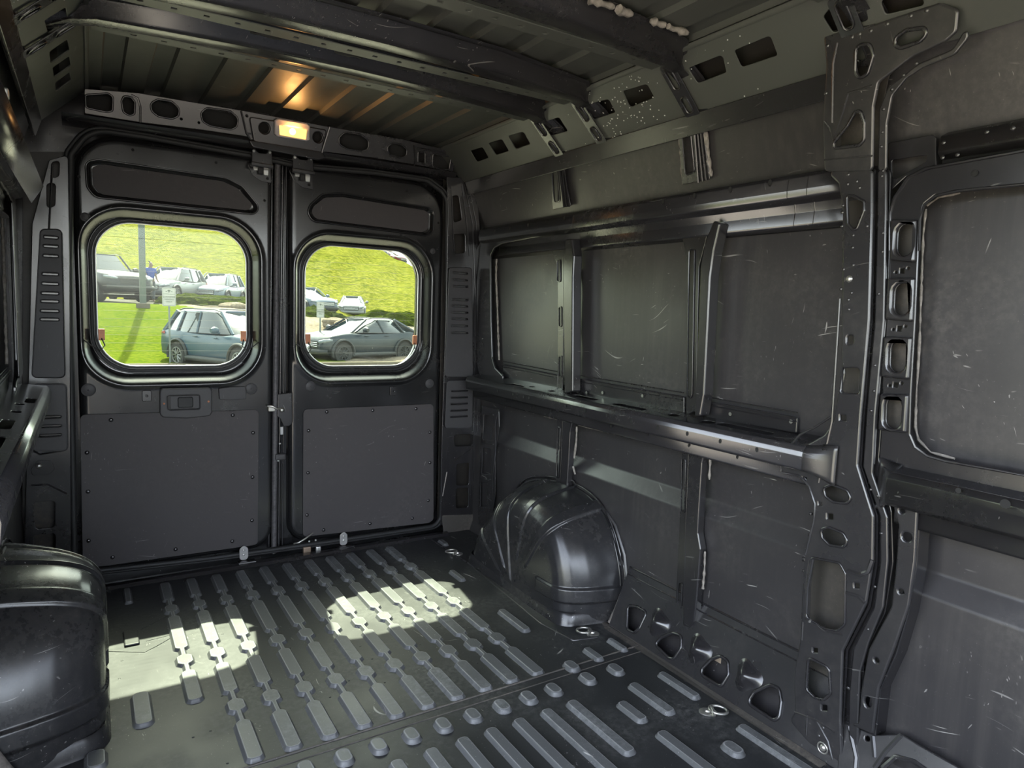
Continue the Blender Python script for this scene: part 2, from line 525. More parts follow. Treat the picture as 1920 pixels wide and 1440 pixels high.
def mirror_tree(o, parent=None):
    """A left-hand copy of a right-hand thing (the van is symmetrical)."""
    c = o.copy()
    if o.data:
        c.data = o.data.copy(); c.data.transform(Matrix.Scale(-1, 4, (1, 0, 0))); c.data.flip_normals()
    C.objects.link(c); c.parent = parent
    for ch in kids(o): mirror_tree(ch, c)
    if parent is None: ROOTS.append(c)
    return c

# ================================================================== THE VAN: floor
def ccw(p): return p if area(p) > 0 else p[::-1]
def structure(o, label=None):
    o['kind'] = 'structure'
    if label: o['label'] = label
    return o

FL = RZ(0.0)
fl_parts = []
flo = structure(box('floor', (0.0, -2.45, -0.02), (1.86, 5.1, 0.04), M_floor, None, 0))
chx = [-0.495 + 0.0952 * k for k in range(11)]
def chain(x, segs):
    """one pressed ridge: long pads and short pads joined by narrow links"""
    L, Rr = [], []
    pts = []
    def pad(y0, y1, w):
        c = min(0.012, (y0 - y1) * 0.35, w * 0.45)
        return [(w - c, y0), (w, y0 - c), (w, y1 + c), (w - c, y1)]
    for i, (y0, y1, w) in enumerate(segs):
        if i: pts.append((0.0065, y0 + 0.001))
        q = pad(y0, y1, w)
        pts += q
        if i < len(segs) - 1: pts.append((0.0065, y1 - 0.001))
    right = [(x + a, b) for a, b in pts]; left = [(x - a, b) for a, b in pts][::-1]
    return right + left
full = [(-0.125, -0.300, 0.0165), (-0.358, -0.418, 0.0205), (-0.462, -0.722, 0.0195), (-0.772, -0.832, 0.0225), (-0.880, -1.058, 0.0195), (-1.108, -1.168, 0.0225), (-1.222, -1.402, 0.0195)]
chains = []
for k, x in enumerate(chx):
    segs = full[:5] if k == 0 else full
    chains.append(chain(x, segs))
longs = [(-0.626, -0.12, -0.255, 0.010), (-0.628, -0.945, -1.115, 0.021), (-0.739, -1.18, -1.25, 0.02), (0.590, -0.52, -0.63, 0.011), (0.719, -0.14, -0.21, 0.011),
         (0.581, -0.955, -1.14, 0.014), (0.686, -1.345, -1.425, 0.013), (0.802, -1.33, -1.415, 0.010)]
for i, x in enumerate([-0.67, -0.575, -0.48, -0.385, -0.29, -0.195, -0.10, -0.005, 0.087, 0.174, 0.264, 0.358, 0.449]):
    longs.append((x, -1.575, -1.84 if x > 0.4 else -2.1, 0.0165))
longs += [(0.577, -1.650, -1.750, 0.0155), (0.578, -1.812, -2.2, 0.0165), (0.675, -1.590, -1.760, 0.0165), (0.802, -1.585, -1.74, 0.013), (0.80, -1.90, -2.2, 0.015), (0.45, -1.93, -2.2, 0.0165)]
for i in range(-7, 9):
    x = 0.0 + 0.095 * i
    longs.append((x - 0.005, -2.3, -2.75, 0.0165)); longs.append((x - 0.005, -2.85, -3.3, 0.0165))
bumps = [(x, -1.498) for x in (-0.69, -0.59, -0.49, -0.395, -0.302, -0.206, -0.114, -0.022, 0.072, 0.165, 0.26, 0.352, 0.443, 0.574, 0.688)] + [(0.573, -1.415), (0.70, -1.96)]
rid = []
pad_polys = [rnd(ccw(c), 0.006, 2) for c in chains]
pad_polys += [rnd(ccw([(x - w, y0), (x - w, y1), (x + w, y1), (x + w, y0)]), w * 0.7, 4) for x, y0, y1, w in longs]
pad_polys += [rnd(ccw(rect(x - 0.0185, x + 0.0185, y - 0.028, y + 0.028)), 0.016, 4) for x, y in bumps]
RIM = []
def ridge_mesh(poly, h, slope=0.006):
    """pressed pad: sloped skirt and slightly rounded top edge"""
    poly = ccw(poly); n = len(poly); P = np.array(poly)
    nx = np.roll(P, -1, 0) - np.roll(P, 1, 0); nx /= np.linalg.norm(nx, axis=1, keepdims=True)
    out = np.stack([nx[:, 1], -nx[:, 0]], 1)
    V = []; F = []
    for off, z in ((slope, 0.0), (slope * 0.45, h * 0.30), (slope * 0.12, h * 0.80), (-0.0012, h), (-0.0052 if h > 0.0108 else -0.0036, h + 0.0002)):
        Q = P + out * off
        V += [(a, b, z) for a, b in Q]
    for l in range(4):
        for i in range(n):
            j = (i + 1) % n; F.append((l * n + i, l * n + j, (l + 1) * n + j, (l + 1) * n + i))
    F.append(tuple(range(4 * n, 5 * n)))
    RIM.extend([0] * (3 * n) + [1] * n + [0])
    return V, F
VV, FF = [], []
for i, p in enumerate(pad_polys):
    v, f = ridge_mesh(p, 0.0105 if i < len(chains) + len(longs) else 0.012)
    o = len(VV); VV += v; FF += [tuple(a + o for a in q) for q in f]
rme = mesh_py(VV, FF, True, 50); rme.materials.append(M_ridge); rme.materials.append(M_rim_worn); rme.polygons.foreach_set('material_index', RIM)
ro = wn_mod(link('pressed_ridges', rme, None, flo)); ro['label'] = 'pressed ridges with scuffed grey tops'
# cross seam, small dimples, drain patch
put('cross_seam', [line(FL, [(-0.90, -1.418), (0.90, -1.405)], 0.0035, 0.0, step=0.02, lump=0.5), line(FL, [(-0.90, -1.452), (0.90, -1.440)], 0.0022, 0.0)], M_dustfl, flo)
put('edge_seam', [line(FL, [(0.69, -0.10), (0.705, -0.45), (0.66, -1.12), (0.69, -1.27), (0.78, -1.29)], 0.004, 0.0, step=0.02, lump=0.3)], M_body, flo)
dm = [dome_mesh(FL, random.uniform(-0.7, 0.6), random.uniform(-1.38, -0.1), 0.004, 0.0015, 6, 2) for _ in range(70)]
put('spot_dimples', dm, M_floor, flo)['kind'] = 'stuff'
put('floor_patch_line', [line(FL, [(-0.70, -0.62), (-0.60, -0.68), (-0.56, -0.65), (-0.48, -0.58)], 0.0016, 0.0), line(FL, [(-0.60, -0.50), (-0.50, -0.42), (-0.47, -0.50), (-0.47, -0.585), (-0.59, -0.60)], 0.0012, 0.0)], M_floor, flo)
box('floor_recess_cover', (-0.632, -0.56, 0.004), (0.045, 0.11, 0.008), M_floor, flo, 0.004)
# rear sill step in front of the doors
V, F = [], []
for x in (-0.80, 0.80):
    V += [(x, y, z) for y, z in ((-0.085, 0.0), (-0.075, 0.012), (-0.05, 0.014), (-0.035, 0.004), (0.0, 0.002), (0.03, -0.01))]
F = [(i, i + 1, i + 7, i + 6) for i in range(5)]
sil = link('sill_step', mesh_py(V, F, True, 30), M_frame, flo)

# ================================================================== roof skin and roof bows
ZR = 1.925
def roof_z(x): return ZR + 0.022 - 0.04 * (x / 0.8) ** 2
V, F = [], []
xs = []; zs = []
x = -0.80
edges = [-0.672, -0.598, -0.530, -0.455, -0.392, -0.312, -0.245, -0.166, -0.10, -0.024, 0.05, 0.13, 0.20, 0.27, 0.345, 0.42, 0.495, 0.57, 0.645, 0.72]
pr = [(-0.83, 0.0)]; up = 0
for e in edges:
    pr.append((e - 0.003, up * 0.015)); up = 1 - up; pr.append((e + 0.003, up * 0.015))
pr.append((0.83, 0.0))
prof = [(a, roof_z(a) + b) for a, b in pr]
ce = sheet('ceiling', prof, 0.115, -3.9, 0.012, M_roof, None, 0, off=1.0)
structure(ce)
me = ce.data
# keep the skin above: solidify outward
ce.modifiers['s'].offset = 1.0
me.polygons.foreach_set('use_smooth', [False] * len(me.polygons))

def roof_bow(name, yc, label, mat, up_w=0.05, lo_w=0.03):
    """pressed hat-section bow spanning the roof and turning down both sides"""
    t = root(name, label, 'roof bow', 'roof bows')
    zb = 1.856
    path = [(-0.868, 1.742), (-0.855, 1.758), (-0.80, 1.822), (-0.745, 1.852), (-0.69, zb), (-0.35, zb + 0.010), (0, zb + 0.014), (0.35, zb + 0.010), (0.69, zb), (0.745, 1.852), (0.80, 1.822), (0.855, 1.758), (0.868, 1.742)]
    path = fil(path, 0.04, 4)
    sec = [(0.036, 0.030), (0.036, 0.024), (0.034, 0.010), (0.028, 0.001), (0.020, 0.0), (-0.026, 0.0), (-0.034, 0.002), (-0.040, 0.010), (-0.055, 0.045), (-0.060, 0.052), (-0.085, 0.054)]
    P = np.array(path); n = len(P); V = []; F = []
    for i in range(n):
        d = P[min(i + 1, n - 1)] - P[max(i - 1, 0)]; d /= np.linalg.norm(d); nn = np.array([-d[1], d[0]])
        e_ = float(sm((abs(P[i][0]) - 0.66) / 0.08))
        for a, h in sec:
            if a < -0.03: a = a * (1 - 0.50 * e_); h = h * (1 - 0.6 * e_)
            q = P[i] + nn * h; V.append((q[0], yc + a + 0.035 * e_, q[1]))
    m = len(sec)
    for i in range(n - 1):
        for j in range(m - 1): F.append((i * m + j, i * m + j + 1, (i + 1) * m + j + 1, (i + 1) * m + j))
    o = link('bow_channel', mesh_py(V, F, True, 40), mat, t)
    s = o.modifiers.new('s', 'SOLIDIFY'); s.thickness = 0.002; s.offset = 0
    pf = Plane((0, 0, zb + 0.006), (1, 0, 0), (0, -1, 0))
    hs = []
    for k, x in enumerate(np.arange(-0.60, 0.62, 0.075)):
        hs.append(rect(x - 0.007, x + 0.007, -yc - 0.070, -yc - 0.058) if k % 3 else circ(x, -yc - 0.064, 0.008, 8))
    plate('perforated_flange', pf, ccw(rect(-0.70, 0.70, -yc - 0.092, -yc - 0.036)), hs, 0.003, 0.001, 0.0, M_roof, t)  # given the grass-lit roof colour so the flange looks lit
    # end gussets with rolled slots
    for sx in (-1, 1):
        pc = Plane((0.86 * sx, 0, 1.752), (0, -sx, 0), (-0.14 * sx, 0, 0.133))
        rr = []
        for (b0, la) in ((0.045, 0.028), (0.135, 0.035)):
            rr.append(ring(pc, slot(-sx * (yc + 0.062), b0, la, 0.013, PI / 2), 0.003, 0.008, 6))
        put('slot_rim', rr, mat, t)
        gh = [slot(-sx * (yc + 0.062), 0.045, 0.028, 0.013, PI / 2), slot(-sx * (yc + 0.062), 0.135, 0.035, 0.013, PI / 2)]
        plate('end_gusset', pc, ccw(rect(-sx * (yc + 0.062) - 0.028, -sx * (yc + 0.062) + 0.028, 0.003, 0.18, 0.01)), gh, 0.003, 0.001, 0.007, mat, t)
    return t
bow1 = roof_bow('roof_bow', -0.895, 'rearmost black roof bow, nearest the lamp and the doors', M_frame)
bow2 = roof_bow('roof_bow', -1.155, 'second black roof bow from the rear doors, between the other two', M_frame)
bow4 = roof_bow('roof_bow', -2.13, 'short stretch of roof bow at the top edge above the big pillar', M_frame)
bow3 = roof_bow('roof_bow', -1.59, 'nearest long black roof bow, ending above the middle of the right wall', M_frame)
sg = []
for x0, x1 in ((-0.02, 0.03), (0.16, 0.22), (0.235, 0.27), (0.33, 0.40), (0.42, 0.47), (0.53, 0.58), (0.59, 0.66)):
    sg.append(tube_mesh([(x, -1.672 + random.uniform(-.004, .004), 1.902) for x in np.arange(x0, x1 + 0.01, 0.012)], 0.009, False, 6, 0.9))
put('sealant_blob', sg, M_seal, bow3)
sg = [tube_mesh([(x, -0.965 + random.uniform(-.003, .003), 1.896) for x in np.arange(x0, x0 + 0.09, 0.014)], 0.006, False, 6, 0.8) for x0 in (-0.32, -0.08, 0.12, 0.33, 0.48)]
put('sealant_blob', sg, M_rubber, bow1)

# cantrail: sloping box section along the roof edge, with square windows
def cant_plane(): return Plane((0.862, 0, 1.752), (0, -1, 0), (-0.150, 0, 0.140))
PCN = cant_plane()
ct = root('roof_side_rail', 'sloping black roof side rail, grass-lit tint in its colour, with square holes above right wall', 'roof rail')
def pxq(pl, pts): return ccw(pl.px(pts))
rail_top = 0.205
hol = []
for q in ([(882, 283), (905, 276), (916, 296), (894, 304)], [(916, 269), (941, 261), (954, 283), (930, 291)], [(953, 255), (981, 247), (994, 270), (967, 280)],
          [(1019, 229), (1048, 220), (1065, 246), (1031, 255)], [(1100, 196), (1141, 186), (1154, 211), (1112, 225)], [(1167, 171), (1213, 158), (1227, 183), (1181, 202)],
          [(1290, 128), (1354, 103), (1362, 136), (1308, 157)], [(1376, 95), (1444, 67), (1458, 104), (1390, 127)],
          [(1543, 32), (1556, 15), (1600, 6), (1622, 10), (1628, 38), (1562, 62)], [(1650, 2), (1720, -20), (1735, 10), (1660, 28)]):
    hol.append(rnd(pxq(PCN, q), 0.008, 3))
plate('rail_face', PCN, rect(0.02, 3.35, 0.0, rail_top), hol, 0.004, 0.0015, 0.0, M_roof, ct)
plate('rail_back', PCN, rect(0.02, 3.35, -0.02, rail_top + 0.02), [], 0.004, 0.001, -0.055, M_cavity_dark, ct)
plate('rail_lower_flange', Plane((0.872, 0, 1.700), (0, -1, 0), (-0.02, 0, 0.06)), rect(0.05, 2.05, 0.0, 0.062, 0.004), [], 0.006, 0.002, 0.004, M_frame, ct)
put('rail_seam', [line(PCN, [(0.05, -0.01), (2.02, -0.01)], 0.006, 0.006), line(PCN, [(0.06, -0.035), (2.0, -0.033)], 0.003, 0.010, step=0.02, lump=0.5)], M_dustfl, ct)
put('rail_upper_bead', [line(PCN, [(0.05, rail_top), (2.05, rail_top)], 0.009, 0.0)], M_roof, ct)
random.seed(3)
wdr = put('water_droplets', [dome_mesh(PCN, random.uniform(1.10, 1.42) if k < 70 else random.uniform(1.0, 1.9), random.uniform(0.01, 0.19), random.uniform(0.0012, 0.0028), 0.002, 6, 2) for k in range(110)], M_chrome, ct); wdr['kind'] = 'stuff'

# ================================================================== right wall skin
def skin_profile():
    return fil([(0.925, -0.04), (0.955, 0.05), (0.958, 0.500), (0.990, 0.552), (0.990, 0.80), (0.975, 0.84), (0.975, 1.50), (0.968, 1.55), (0.895, 1.76), (0.85, 1.84), (0.80, 1.93)], 0.02, 4)
wr = sheet('wall_right', skin_profile(), 0.115, -3.75, 0.012, M_wall, None, 0, off=1.0)
structure(wr)
wr.data.polygons.foreach_set('use_smooth', [False] * len(wr.data.polygons))
box('outer_skin', (1.045, -2.45, 0.62), (0.02, 5.15, 2.0), M_frame, wr, 0)  # unseen outer panel, added to stop sun leaking through the wall
# upper rail along the top of the blanked windows
def rail_profile(): return fil([(0.972, 1.548), (0.945, 1.542), (0.915, 1.528), (0.910, 1.495), (0.912, 1.476), (0.945, 1.466), (0.952, 1.440), (0.948, 1.405), (0.972, 1.395)], 0.006, 3)
ur = root('window_rail', 'long black upper rail with drilled holes above the three blanked window bays', 'rail')
sheet('rail_section', rail_profile(), -0.10, -2.06, 0.003, M_frame, ur)
pu = RX(0.910)
dots = []
def discs(pl, pts, r, h=0.0012, rb=None, mat=M_hole, name='hole_shade_disc', parent=None, n=10):
    """flat discs, near-black by default to paint the shade of small holes"""
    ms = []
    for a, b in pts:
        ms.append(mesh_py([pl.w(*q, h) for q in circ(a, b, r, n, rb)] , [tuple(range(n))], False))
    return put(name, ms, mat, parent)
holes_u = pu.px([(930, 433), (958, 428), (992, 422), (1025, 416), (1060, 409), (1100, 402), (1145, 392), (1245, 378), (1304, 367), (1371, 355), (1446, 342)])
discs(pu, holes_u, 0.0060, 0.0055, 0.008, parent=ur)
pdm = Plane((0.915, 0, 1.528), (0, -1, 0), (0.030, 0, 0.014))
put('spot_weld', [dome_mesh(pdm, a, 0.014, 0.004, 0.0015, 8, 2) for a in np.arange(0.18, 1.95, 0.062)], M_frame, ur)
put('rail_collar', [tube_mesh([(x - 0.002, y, z) for x, z in rail_profile()[1:-1]], 0.0025, False, 6) for y in (-1.84, -0.86, -1.9)], M_frame, ur)

# belt rail
br = root('belt_rail', 'black belt rail with a slotted shelf running below the three blanked window bays', 'rail')
psh = Plane((0.862, 0, 0.812), (0, -1, 0), (0.120, 0, 0.018))
slots = []
def spx(pl, c, l, w, skew=0): # slot from px centre
    a, b = pl.at(*c); return slot(a, b, l / 2, w / 2)
slots = [spx(psh, (968, 722), 0.115, 0.028), spx(psh, (998, 725), 0.035, 0.024), spx(psh, (1035, 733), 0.04, 0.024), spx(psh, (1097, 745), 0.15, 0.028),
         spx(psh, (1180, 762), 0.17, 0.030), spx(psh, (1263, 778), 0.05, 0.030), spx(psh, (1328, 791), 0.05, 0.032), spx(psh, (1395, 803), 0.20, 0.034)]
plate('belt_shelf', psh, rect(0.10, 1.99, 0.0, 0.12), slots, 0.003, 0.001, 0.0, M_frame, br)
sheet('belt_face', fil([(0.868, 0.8135), (0.862, 0.812), (0.853, 0.802), (0.850, 0.790), (0.853, 0.757), (0.862, 0.752), (0.893, 0.748), (0.899, 0.742), (0.899, 0.708), (0.975, 0.702)], 0.005, 3), -0.12, -1.99, 0.003, M_frame, br)
pbf = RX(0.852)
discs(pbf, pbf.px([(935, 733), (964, 739), (984, 744), (994, 746), (1062, 761), (1099, 769), (1140, 779), (1186, 790), (1236, 801), (1291, 813), (1353, 827), (1422, 843)]), 0.0055, 0.0065, 0.007, parent=br)
pbg = RX(0.897)
discs(pbg, pbg.px([(950, 751), (1004, 762), (1037, 771), (1148, 799), (1216, 815), (1294, 835), (1385, 857)]), 0.0045, 0.0065, 0.0055, parent=br)
put('belt_cavity', [box_mesh((0.93, -1.05, 0.765), (0.075, 1.86, 0.004))], M_cavity, br)

def belt_end(parent, prof, y0, y1, xe):
    """the belt fairs smoothly into the pillar"""
    rows = []
    for f in np.linspace(0, 1, 9):
        e = float(sm(f)); rows.append([(x + (xe - x) * e, y0 + (y1 - y0) * f, z + (0.79 - z) * -0.35 * e) for x, z in fil(prof, 0.006, 3)])
    o = link('belt_end', loft(rows), M_body, parent)
    s_ = o.modifiers.new('s', 'SOLIDIFY'); s_.thickness = 0.004; s_.offset = 0
# bay sills: stepped flange above the shelf in each bay
pb = RX(0.962)
for i, (q, lab) in enumerate((([(945, 683), (1047, 703), (1047, 728), (942, 707)], 'a'), ([(1075, 708), (1284, 744), (1284, 778), (1077, 736)], 'b'), ([(1325, 752), (1497, 783), (1495, 812), (1318, 782)], 'c'))):
    o = plate('bay_sill', pb, rnd(pxq(pb, q), 0.004, 2), [], 0.008, 0.003, 0.004, M_frame, br)
    a = [pb.at(*p) for p in q]
    put('bay_sill_bead', [line(pb, [a[0], a[1]], 0.003, 0.010), line(pb, [(a[0][0], a[0][1] + 0.014), (a[1][0], a[1][1] + 0.014)], 0.002, 0.006), line(pb, [(a[0][0], a[0][1] - 0.012), (a[1][0], a[1][1] - 0.012)], 0.002, 0.009)], M_frame, br)
discs(pb, pb.px([(1103, 736), (1133, 736), (1208, 742), (1373, 776), (1487, 790)]), 0.006, 0.010, mat=M_zinc, name='spot_weld', parent=br)

# first bay's rounded frame
bf = root('window_frame', 'rounded black frame strip at the rear edge of the first blanked window bay', 'window frame')
pf1 = RX(0.945)
outl = pxq(pf1, [(896, 470), (905, 452), (935, 440), (1040, 428), (1040, 440), (945, 458), (930, 466), (923, 480), (924, 600), (926, 670), (932, 690), (946, 704), (946, 722), (905, 712), (899, 690)])
plate('frame_plate', pf1, rnd(outl, 0.008, 3), [circ(*pf1.at(905, 515), 0.003, 8), circ(*pf1.at(905, 523), 0.003, 8), circ(*pf1.at(909, 635), 0.003, 8), circ(*pf1.at(909, 645), 0.003, 8)], 0.012, 0.004, 0.012, M_frame, bf)
put('sealant', [line(pf1, pf1.px([(925, 485), (924, 520), (926, 560), (928, 620), (930, 675)]), 0.005, -0.018, step=0.012, lump=0.9),
                line(pf1, pf1.px([(935, 468), (970, 463), (1030, 455)]), 0.0035, -0.018, step=0.012, lump=0.9)], M_seal, bf)

# window posts between the bays
def post(name, label, web_px, web_holes, face_px, seal_px, xw=0.955, xf=0.905, th=0.045):
    t = root(name, label, 'window post', 'window posts')
    p1 = RX(xw); p2 = RX(xf)
    plate('slotted_web', p1, rnd(pxq(p1, web_px), 0.004, 2), [ccw(rnd(p1.px(h), 0.006, 4)) for h in web_holes], 0.004, 0.0015, 0.004, M_frame, t)
    put('slot_rim', [ring(p1, rnd(p1.px(h), 0.006, 4), 0.0025, 0.006, 6) for h in web_holes], M_frame, t)
    plate('post_face', p2, rnd(pxq(p2, face_px), 0.008, 3), [], th, 0.007, 0.0, M_frame, t)
    if seal_px: put('sealant', [line(p1, p1.px(s), 0.0045, -0.004, step=0.012, lump=0.9) for s in seal_px], M_seal, t)
    return t
post('window_post', 'first upright post from the rear doors, beside the greenish blanked bay',
     [(1037, 452), (1060, 449), (1062, 470), (1056, 700), (1056, 735), (1047, 733), (1047, 500), (1038, 478)],
     [[(1047, 488), (1053, 487), (1053, 528), (1047, 528)], [(1050, 576), (1055, 575), (1055, 612), (1050, 612)], [(1050, 668), (1056, 668), (1056, 706), (1050, 706)]],
     [(1060, 448), (1072, 447), (1076, 480), (1074, 520), (1073, 735), (1058, 738), (1055, 560), (1055, 490)],
     [[(1077, 505), (1080, 560), (1078, 620), (1080, 650), (1079, 700)], [(1075, 455), (1120, 448), (1200, 438), (1272, 428)]])
post('window_post', 'second upright post from the rear doors, with the curved top and long slot',
     [(1275, 430), (1335, 412), (1325, 450), (1312, 500), (1306, 770), (1288, 778), (1290, 500), (1283, 455)],
     [[(1295, 469), (1305, 468), (1303, 560), (1300, 740), (1297, 747), (1291, 742), (1293, 560)]],
     [(1337, 413), (1350, 418), (1338, 470), (1331, 520), (1322, 700), (1320, 740), (1313, 780), (1301, 783), (1304, 700), (1312, 500), (1320, 455)],
     [[(1341, 490), (1339, 540), (1336, 570)], [(1336, 620), (1337, 660), (1333, 700), (1332, 735)], [(1352, 420), (1400, 411), (1470, 408)]])
# notch rims at the post tops
pnr = RX(0.950)
# upper wall ribs
def uprib(label, web, holes, lines, sl):
    t = root('upper_wall_post', label, 'wall post', 'upper wall posts')
    p = Plane((0.965, 0, 1.545), (0, -1, 0), (-0.078, 0, 0.21))
    plate('slotted_web', p, rnd(pxq(p, web), 0.004, 2), [ccw(rnd(p.px(h), 0.01, 4)) for h in holes], 0.005, 0.002, 0.012, M_frame, t)
    put('slot_rim', [ring(p, rnd(p.px(h), 0.01, 4), 0.003, 0.013, 6) for h in holes], M_frame, t)
    put('pressed_bead', [line(p, p.px(l), 0.0035, 0.016) for l in lines], M_frame, t)
    if sl: put('sealant', [line(p, p.px(l), 0.006, 0.004, step=0.012, lump=1.0) for l in sl], M_seal, t)
uprib('narrow slotted post on the upper right wall under the rearmost roof bow', [(1036, 298), (1050, 290), (1056, 290), (1074, 385), (1040, 392)], [[(1040, 318), (1050, 315), (1055, 375), (1044, 380)]],
      [[(1052, 292), (1063, 386)], [(1057, 292), (1069, 386)], [(1062, 298), (1073, 386)]], [])
uprib('wide slotted post on the upper right wall under the nearest roof bow', [(1275, 225), (1308, 212), (1320, 215), (1336, 335), (1284, 345)], [[(1284, 246), (1300, 240), (1308, 320), (1290, 328)]],
      [[(1307, 215), (1316, 340)], [(1312, 215), (1324, 338)], [(1317, 218), (1331, 336)]], [[(1320, 218), (1326, 260), (1330, 300), (1335, 330)], [(1275, 240), (1280, 300), (1283, 345)]])
belt_end(br, [(0.890, 0.822), (0.868, 0.8135), (0.862, 0.812), (0.853, 0.802), (0.850, 0.790), (0.853, 0.757), (0.862, 0.752), (0.893, 0.748)], -1.985, -2.075, 0.868)
put('sealant', [line(RX(0.955), RX(0.955).px(l), 0.004, 0.0, step=0.012, lump=0.9) for l in ([(1352, 418), (1400, 411), (1470, 407)], [(1075, 456), (1120, 449), (1200, 438), (1270, 428)])], M_seal, ur)
# lower wall posts
def lpost(label, web, holes, face, sl):
    t = root('lower_wall_post', label, 'wall post', 'lower wall posts')
    p1 = RX(0.945); p2 = RX(0.925)
    plate('slotted_web', p1, rnd(pxq(p1, web), 0.003, 2), [ccw(rnd(p1.px(h), 0.006, 3)) for h in holes], 0.004, 0.0015, 0.004, M_frame, t)
    put('slot_rim', [ring(p1, rnd(p1.px(h), 0.006, 3), 0.002, 0.006, 6) for h in holes], M_frame, t)
    plate('post_face', p2, rnd(pxq(p2, face), 0.006, 3), [], 0.03, 0.005, 0.004, M_frame, t)
    if sl: put('sealant', [line(p2, p2.px(s), 0.004, -0.012, step=0.012, lump=0.9) for s in sl], M_seal, t)
lpost('short lower wall post just above the right wheel arch', [(1046, 785), (1056, 788), (1052, 905), (1043, 905)], [[(1048, 800), (1053, 801), (1049, 895), (1045, 895)]],
      [(1056, 788), (1074, 791), (1070, 810), (1068, 850), (1064, 915), (1052, 915)], [[(1077, 800), (1076, 830), (1072, 860)], [(1070, 875), (1074, 890)]])
lpost('tall lower wall post standing on the scalloped sill behind the wheel arch', [(1281, 843), (1293, 847), (1287, 1000), (1283, 1150), (1267, 1150), (1275, 1000)],
      [[(1281, 860), (1288, 860), (1286, 960), (1279, 960)], [(1275, 1092), (1282, 1092), (1279, 1145), (1270, 1145)]],
      [(1293, 846), (1322, 852), (1318, 868), (1312, 960), (1310, 1000), (1315, 1030), (1308, 1120), (1303, 1165), (1290, 1185), (1281, 1180), (1286, 1000)],
      [[(1327, 860), (1325, 900)], [(1317, 1035), (1316, 1070), (1313, 1105)]])
cr = RX(0.905)
# hinge-side corner strip between the rear opening and the wall
cs = root('corner_post', 'ribbed black corner post with tall holes between right rear door and wall', 'corner post')
pcs = RY(-0.035)
plate('post_plate', pcs, rnd(pxq(pcs, [(838, 330), (893, 338), (903, 470), (903, 712), (897, 960), (880, 985), (826, 985), (829, 800), (836, 600), (840, 400)]), 0.01, 3),
      [ccw(rnd(pcs.px(h), 0.012, 4)) for h in ([(847, 368), (860, 366), (866, 412), (850, 418)], [(848, 440), (872, 438), (872, 474), (850, 476)], [(851, 815), (886, 814), (886, 836), (853, 837)],
       [(856, 870), (880, 868), (879, 910), (856, 910)], [(855, 916), (878, 914), (878, 952), (855, 953)])], 0.006, 0.002, 0.0, M_frame, cs)
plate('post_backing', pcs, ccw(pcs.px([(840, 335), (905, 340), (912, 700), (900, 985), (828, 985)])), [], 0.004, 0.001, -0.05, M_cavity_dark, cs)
put('pressed_bead', [line(pcs, pcs.px(l), 0.004, 0.0) for l in ([(876, 335), (893, 420), (898, 560), (897, 700), (890, 960)], [(870, 336), (886, 420), (891, 560), (890, 700), (884, 960)], [(846, 350), (852, 480)], [(866, 345), (876, 430), (880, 480)],
    [(843, 880), (855, 862), (884, 842)], [(830, 930), (838, 885)])], M_frame, cs)
put('corner_rail', [line(pcs, pcs.px(l), 0.006, -0.01) for l in ([(905, 345), (912, 400), (915, 440)], [(898, 345), (905, 400), (908, 440)])], M_frame, cs)
plate('foot_patch', pcs, rnd(pxq(pcs, [(828, 966), (888, 964), (885, 1000), (832, 1008)]), 0.008, 3), [], 0.006, 0.002, 0.006, M_dustfl, cs)
# pressed ladder strip between corner post and lower wall
pld = RX(0.93)
ladder = []
plate('ladder_strip', pld, rnd(pxq(pld, [(903, 760), (935, 768), (936, 800), (928, 850), (928, 930), (920, 985), (896, 985)]), 0.006, 3),
      [ccw(rnd(pld.px(h), 0.004, 2)) for h in ([(907, 776), (925, 778), (922, 825), (905, 823)], [(905, 840), (920, 842), (920, 890), (903, 888)], [(901, 905), (914, 906), (912, 950), (900, 950)])], 0.006, 0.002, 0.0, M_frame, cs)
put('ladder_bead', [line(pld, pld.px(l), 0.003, 0.002) for l in ([(936, 768), (930, 790), (930, 845), (925, 890), (925, 930)], [(903, 831), (925, 833)], [(902, 897), (920, 899)], [(907, 776), (925, 778)])], M_frame, cs)

def vent_panel(pl, L, R, T, B, n, label, nslots, lower=False):
    """plastic vent strip: L,R px x at top/bottom"""
    t = root('vent_panel', label, 'vent panel', 'plastic vent panels')
    (l0, l1), (r0, r1) = L, R
    out = rnd(pxq(pl, [(l0, T), (r0, T), (r1, B), (l1, B)]), 0.016, 4)
    hs = []
    for v in nslots:
        f = (v - T) / (B - T); xl = l0 + (l1 - l0) * f; xr = r0 + (r1 - r0) * f; w = xr - xl
        a, b = pl.at((xl + xr) / 2, v); a1, b1 = pl.at(xr - w * 0.16, v); hs.append(slot(a, b, abs(a1 - a), 0.0052))
    plate('vent_plate', pl, out, hs, 0.006, 0.0025, 0.004, M_plast, t)
    put('slot_rim', [ring(pl, [((p[0] - h[0][0]) * 1.0 + h[0][0], p[1]) for p in h], 0.0022, 0.004, 6) for h in hs], M_plast, t)
    put('border_bead', [ring(pl, [(p[0] * 1.0, p[1]) for p in out], 0.0025, 0.003, 6)], M_plast, t)
    return t
pv = RY(-0.045)
vent_panel(pv, (842, 834), (884, 886), 502, 706, 0, 'tall grey plastic vent panel right of the right rear door', [512, 525, 537, 562, 574, 586, 598, 611, 624])
vent_panel(pv, (838, 834), (886, 884), 714, 802, 0, 'short plastic vent panel low beside the right rear door', [733, 745, 757, 769, 781])
vent_panel(pv, (76, 60), (116, 122), 430, 708, 0, 'tall black plastic vent panel left of the left rear door', [445, 462, 480, 514, 532, 550, 565, 583, 599])
vent_panel(pv, (62, 62), (124, 127), 720, 845, 0, 'short black plastic vent panel low beside the left rear door', [782, 799, 816])
